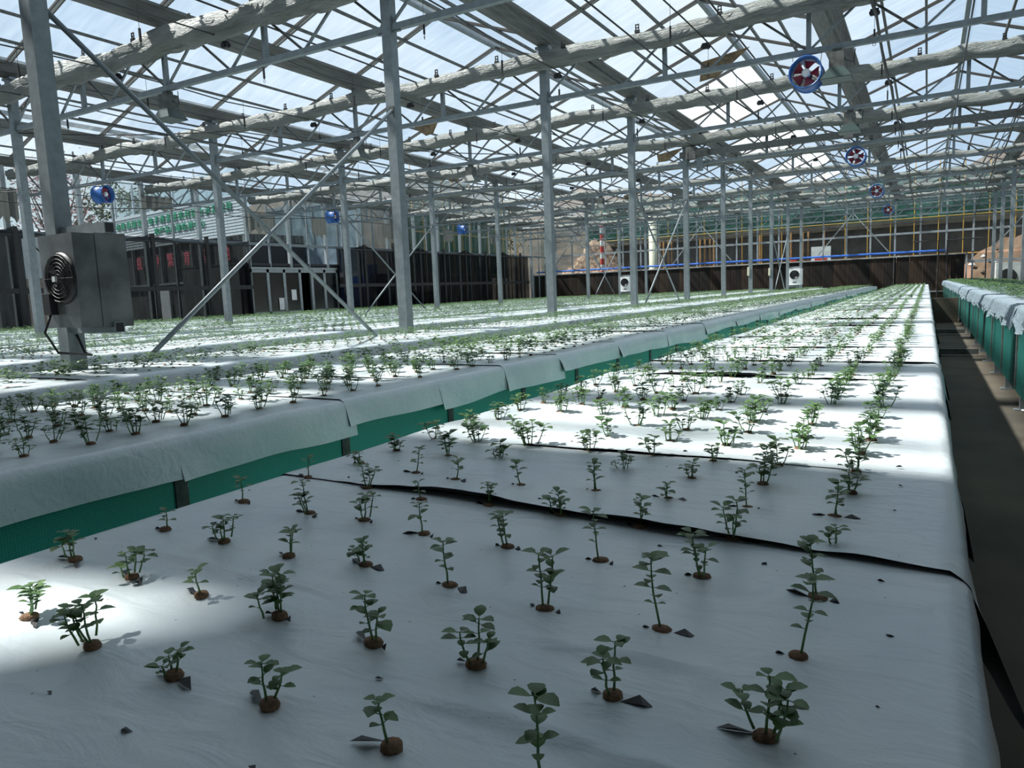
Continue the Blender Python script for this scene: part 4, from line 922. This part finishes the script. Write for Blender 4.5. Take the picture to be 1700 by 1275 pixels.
# ------------------------------------------------------------------ building with sign, left
A = Vector((-37.8, 24.4, 0)); B = Vector((-25.8, 22.5, 0)); ang = math.atan2(B.y - A.y, B.x - A.x); LEN = (B - A).length
bd = empty('market_building', (A.x, A.y, FLOOR), 'low building with white horizontal siding and green Chinese lettering outside the left wall', 'building', rot=(0, 0, ang))
def Z(z): return z - FLOOR
MB().box(-4, LEN, .12, 3, 0, Z(3.0)).build('wall', 'pvcdark', bd)
for i, z in enumerate(np.arange(3.0, 4.62, .135)):
    MB().box(-3, LEN, 0, .10, Z(z), Z(z + .10)).build('siding_board', 'siding', bd)
MB().box(-3, LEN, .10, .2, Z(2.95), Z(4.7)).build('siding_backing', 'steel', bd)
MB().box(-3, LEN, -.03, .2, Z(4.60), Z(4.74)).build('fascia', 'siding', bd)
for k in range(7): MB().bar((k * 2.1 - 1, .5, Z(4.7)), (k * 2.1, 2.5, Z(6.2)), .07, .07).build('roof_frame', 'siding', bd); MB().box(k * 2.1 - 1.03, k * 2.1 - .97, .45, .55, Z(4.7), Z(6.4)).build('roof_post', 'siding', bd)
MB().box(-3, LEN, 1.5, 1.52, Z(4.7), Z(6.4)).build('roof_glass', 'glass', bd)
for k in range(9): MB().box(k * 1.5 - .04, k * 1.5 + .04, -.02, .1, Z(1.1), Z(2.95)).build('mullion', 'steel', bd)
MB().box(0, LEN, -.04, .1, Z(1.05), Z(1.16)).build('sill', 'steel', bd)
for a, b in [(3.5, 5.0), (10.8, 12.0)]:
    f = MB().box(a, b, 0, .1, Z(FLOOR), Z(.92)).build('blockwork', 'blockwork', bd)
f = MB().box(7.6, 10.4, -.03, .0, Z(.45), Z(.55)).box(7.6, 7.68, -.03, 0, Z(-1.1), Z(.9)).box(9.0, 9.08, -.03, 0, Z(-1.1), Z(.9)).box(10.32, 10.4, -.03, 0, Z(-1.1), Z(.9)).build('glass_door', 'steel_white', bd)
def text(ch, x, z, w, h, m, dy=-.03, bold=.004):
    cu = bpy.data.curves.new('letter', 'FONT'); cu.body = ch; cu.size = 1; cu.extrude = .02; cu.offset = bold; cu.align_x = 'CENTER'; cu.align_y = 'BOTTOM'
    cu.materials.append(M[m]); o = bpy.data.objects.new('letter', cu); C.objects.link(o); o.parent = bd
    dg = bpy.context.evaluated_depsgraph_get(); me = bpy.data.meshes.new_from_object(o.evaluated_get(dg), depsgraph=dg); bpy.data.objects.remove(o)
    o = link('letter', me, bd, (x, dy, z), (math.pi / 2, 0, 0)); o.scale = (w, h, 1)
    return o
row1 = '布隆县国家级电子商务进农村综合示范项目'
for i, ch in enumerate(row1): text(ch, .28 + i * (11.1 - .28) / (len(row1) - 1), Z(4.08) - .04, .50, .40, 'greenletter')
row2 = '农产品质量检测中心'
for i, ch in enumerate(row2): text(ch, 4.4 + i * .545, Z(3.55) - .02, .48, .36, 'greenletter')
for i, ch in enumerate('良种繁育基地'): text(ch, [2.3, 4.1, 5.55, 7.15, 8.55, 10.6][i], Z(1.85), .62, .70, 'redletter', -.05)

# annex glass hall behind the doors
an = empty('glass_annex', (-27.8, 25.6, FLOOR), 'glass annex with bluish panes outside above the sliding doors', 'building')
MB().box(0, 5.7, 1.2, 4.5, 0, 2.3).build('lower_wall', 'pvcdark', an)
for k in range(5): 
    MB().box(k * 1.45, k * 1.45 + .08, 0, .08, 2.3, 5.6).build('mullion', 'steel', an)
    (MB().box(k * 1.45 + .08, k * 1.45 + 1.45, .03, .04, 2.4, 5.5).build('pane', 'bluepane', an) if k < 4 else None)
MB().box(0, 5.85, -.02, .1, 2.2, 2.4).build('transom', 'steel_white', an); MB().box(0, 5.85, -.02, .1, 5.5, 5.65).build('eave', 'steel', an)

# ------------------------------------------------------------------ scaffolded buildings
def scaffold(loc, w, h, rot, label, z0, levels, step, netz, bays=None):
    root = empty('scaffolded_building', loc, label, 'building', 'buildings wrapped in green net', rot=(0, 0, rot))
    MB().box(0, w, 1.6, 9, 0, h).build('wall', 'shell', root)
    for z in netz[2]: MB().box(0, w, 1.1, 1.6, z - .15, z + .12).build('floor_slab', 'concrete', root)
    n = int(w / step) + 1
    sm = MB().tube([(0, 0, 0), (0, 0, h + 1)], .034, 6).mesh('upright', 'yellow')
    for k in range(n + 1): link('upright', sm, root, (k * step, 0, 0))
    for z in levels: MB().tube([(0, -.05, z), (w, -.05, z)], .035, 6).build('ledger', 'yellow', root); 
    P = np.zeros((8, int(w / .8), 3)); 
    for i in range(8):
        for j in range(P.shape[1]): P[i, j] = (w * j / (P.shape[1] - 1), .25 + .12 * math.sin(j * .9) * math.sin(i * 1.1 + j * .3), netz[0] + (netz[1] - netz[0]) * i / 7)
    link('green_net', grid_mesh('green_net', P, 'greennet'), root)
    return root
scaffold((-22.0, 50.5, FLOOR), 34, 6.9, 0, 'building under construction with green net and yellow scaffold beyond the far wall', 0, [2.4, 4.6, 6.4], 1.25, (4.55, 7.4, (4.4,)))
scaffold((-25.0, 33.5, FLOOR), 11, 7.5, math.radians(90), 'green-netted scaffold building outside the left wall beyond the doors', 0, [2.4, 3.6, 4.8, 6, 7.2], 1.0, (2.2, 8, (4.4, 7.0)))
# dirt mounds, brick piles
def mound(loc, r, h, m, label, cat, seed, n=28):
    rng = np.random.RandomState(seed); f = [noise1(rng) for _ in range(3)]; a = np.linspace(-1, 1, n); X, Y_ = np.meshgrid(a, a); D = np.sqrt(X**2 + Y_**2)
    Zz = h * np.clip(1 - D, 0, 1) ** .8 * (1 + .15 * f[0](X * 3 + Y_ * 2) + .12 * f[1](Y_ * 5 - X * 2)) + .05 * f[2](X * 9 + Y_ * 7) * (D < 1)
    o = link('earth_mound' if m == 'earth' else 'rubble_heap', grid_mesh('mound', np.stack([X * r[0], Y_ * r[1], Zz - .05], -1), m), None, loc); tag(o, label, cat, None)
    rr = random.Random(seed)
    for k in range(26):
        x, y = rr.uniform(-.6, .6), rr.uniform(-.85, .1); z = h * max(0, 1 - math.hypot(x, y)) ** .8
        s = rr.uniform(.05, .16); MB().add([(-s, 0, 0), (0, -s, 0), (s, 0, 0), (0, s, 0), (0, 0, s), (0, 0, -s)], [(0,1,4),(1,2,4),(2,3,4),(3,0,4),(1,0,5),(2,1,5),(3,2,5),(0,3,5)]).build('stone', 'concrete' if k % 3 else 'white', o, (x * r[0], y * r[1], z))
mound((4.6, 46.9, FLOOR), (4.6, 2.6), 3.3, 'earth', 'brown earth mound with stones outside at far right', 'mound', 1)
mound((-1.0, 47.5, FLOOR), (2.6, 2.2), 2.6, 'earth', 'smaller brown earth heap outside behind the blue pipe end', 'mound', 2)
mound((-20.4, 48.2, FLOOR), (4.4, 1.8), 4.2, 'bricks', 'heap of broken bricks outside at the left end of the far wall', 'mound', 3)
o = MB().box(-20, 1.4, -.2, .2, 0, 1.95).build('site_bank', 'earth', None, (-1, 45.2, FLOOR)); tag(o, 'brown earth bank outside behind the cooling pads', 'bank')
# timber props and pillars before the building
PX_ = [-13.2, -12.9, -12.6, -12.3, -16.2, -16.0, -15.7, -15.4, -15.2, -6.8, -6.5, -5.6, -7.5, -9.4, -11.7, -17.0]
for i in range(16):
    x = [-13.2, -12.9, -12.6, -12.3, -16.2, -16.0, -15.7, -15.4, -15.2, -6.8, -6.5, -5.6, -7.5, -9.4, -11.7, -17.0][i]
    o = MB().box(-.05, .05, -.05, .05, 0, 4.2).build('timber_prop', 'timber', None, (x, 49.2 + .1 * (i % 3), FLOOR)); tag(o, 'orange timber prop under scaffold beyond the far wall, %s from left' % ORD[sorted(range(16), key=lambda q: PX_[q]).index(i)], 'prop', 'timber props under the building')
m = MB(); m.lathe([(.28, 0), (.28, 6), (0, 6)], 14); o = m.build('concrete_pillar', 'cream', None, (-15.9, 47.6, FLOOR), True); tag(o, 'pale yellowish round pillar beyond the far wall', 'pillar')
m = MB()
for k in range(12): m.lathe([(.13, k * .4), (.13, k * .4 + .4)], 12, 'Z', k % 2)
o = m.build('striped_pole', ['white', 'redstripe'], None, (-19.0, 46.3, FLOOR + .8)); tag(o, 'red and white striped pole beyond the far wall at left', 'pole')
# reddish machine and site signs
root = empty('site_machine', (-8.6, 48.6, FLOOR + .9), 'orange-red machine with white panel beyond the pads', 'machine')
MB().box(0, 1.6, 0, .8, 0, 1.1).build('body', 'redstripe', root); MB().box(.3, .8, -.02, 0, .3, .9).build('panel', 'white', root); MB().box(1.2, 1.5, 0, .4, 1.1, 1.6).build('cab', 'redstripe', root)
root = empty('notice_board', (-6.2, 48.4, FLOOR + 1.6), 'white site notice board with red marks beyond the pads', 'board')
MB().box(0, 1.1, 0, .05, 0, 1.6).build('panel', 'white', root); MB().box(.2, .9, -.01, 0, .5, .9).build('red_print', 'redstripe', root)
# ------------------------------------------------------------------ trees
def tree(loc, h, r, leafm, n, seed, label, sz=.16):
    root = empty('tree', loc, label, 'tree', 'trees outside'); rr = random.Random(seed); t = MB(); t.tube([(0, 0, 0), (.1, 0, h * .35), (0, .1, h * .6)], [.16, .12, .07], 7)
    V = []; 
    for k in range(22):
        a = rr.uniform(0, 6.28); z0 = h * rr.uniform(.3, .6); e = (math.cos(a) * r * rr.uniform(.4, .9), math.sin(a) * r * rr.uniform(.4, .9), h * rr.uniform(.55, 1)); t.tube([(0, 0, z0), (e[0] * .5, e[1] * .5, (z0 + e[2]) / 2 + .1), e], [.05, .03, .012], 5)
        for q in range(n // 22):
            V.append((e[0] * rr.uniform(.35, 1.1) + rr.gauss(0, .3), e[1] * rr.uniform(.35, 1.1) + rr.gauss(0, .3), e[2] + rr.gauss(0, .35)))
    t.build('trunk', 'bark', root); m = MB()
    for p in V:
        a = rr.uniform(0, 6.28); b = rr.uniform(-1, 1); s = sz * rr.uniform(.6, 1.2); d = Vector((math.cos(a), math.sin(a), b)) * s; e = d.cross(Vector((rr.uniform(-1, 1), rr.uniform(-1, 1), 1))).normalized() * s * .5; p = Vector(p)
        m.add([p - d, p + e, p + d, p - e], [(0, 1, 2, 3)])
    tag(m.build('crown', leafm, root), kind='stuff')
tree((-33.5, 19.0, FLOOR), 7.6, 2.2, 'blossom', 1400, 1, 'reddish budding tree outside the left wall behind the near heater', .09)
tree((-47, 31, FLOOR), 9, 3.5, 'treeleaf', 1800, 2, 'dark green tree outside behind the sign building')
tree((-44, 17, FLOOR), 6.5, 3, 'treeleaf', 1500, 3, 'dark tree outside the left wall at the left edge')
tree((-29.5, 50, FLOOR), 8, 2.6, 'treeleaf', 1500, 4, 'dark evergreen tree outside beyond the left corner')
o = MB().box(-14, 0, 0, 1, 0, 3.9).box(-14, 0, -.1, 1.1, 3.9, 4.1).build('dark_shed', 'greymesh', None, (-29, 14, FLOOR)); tag(o, 'dark low shed outside the left wall at the left edge of the photo', 'shed')
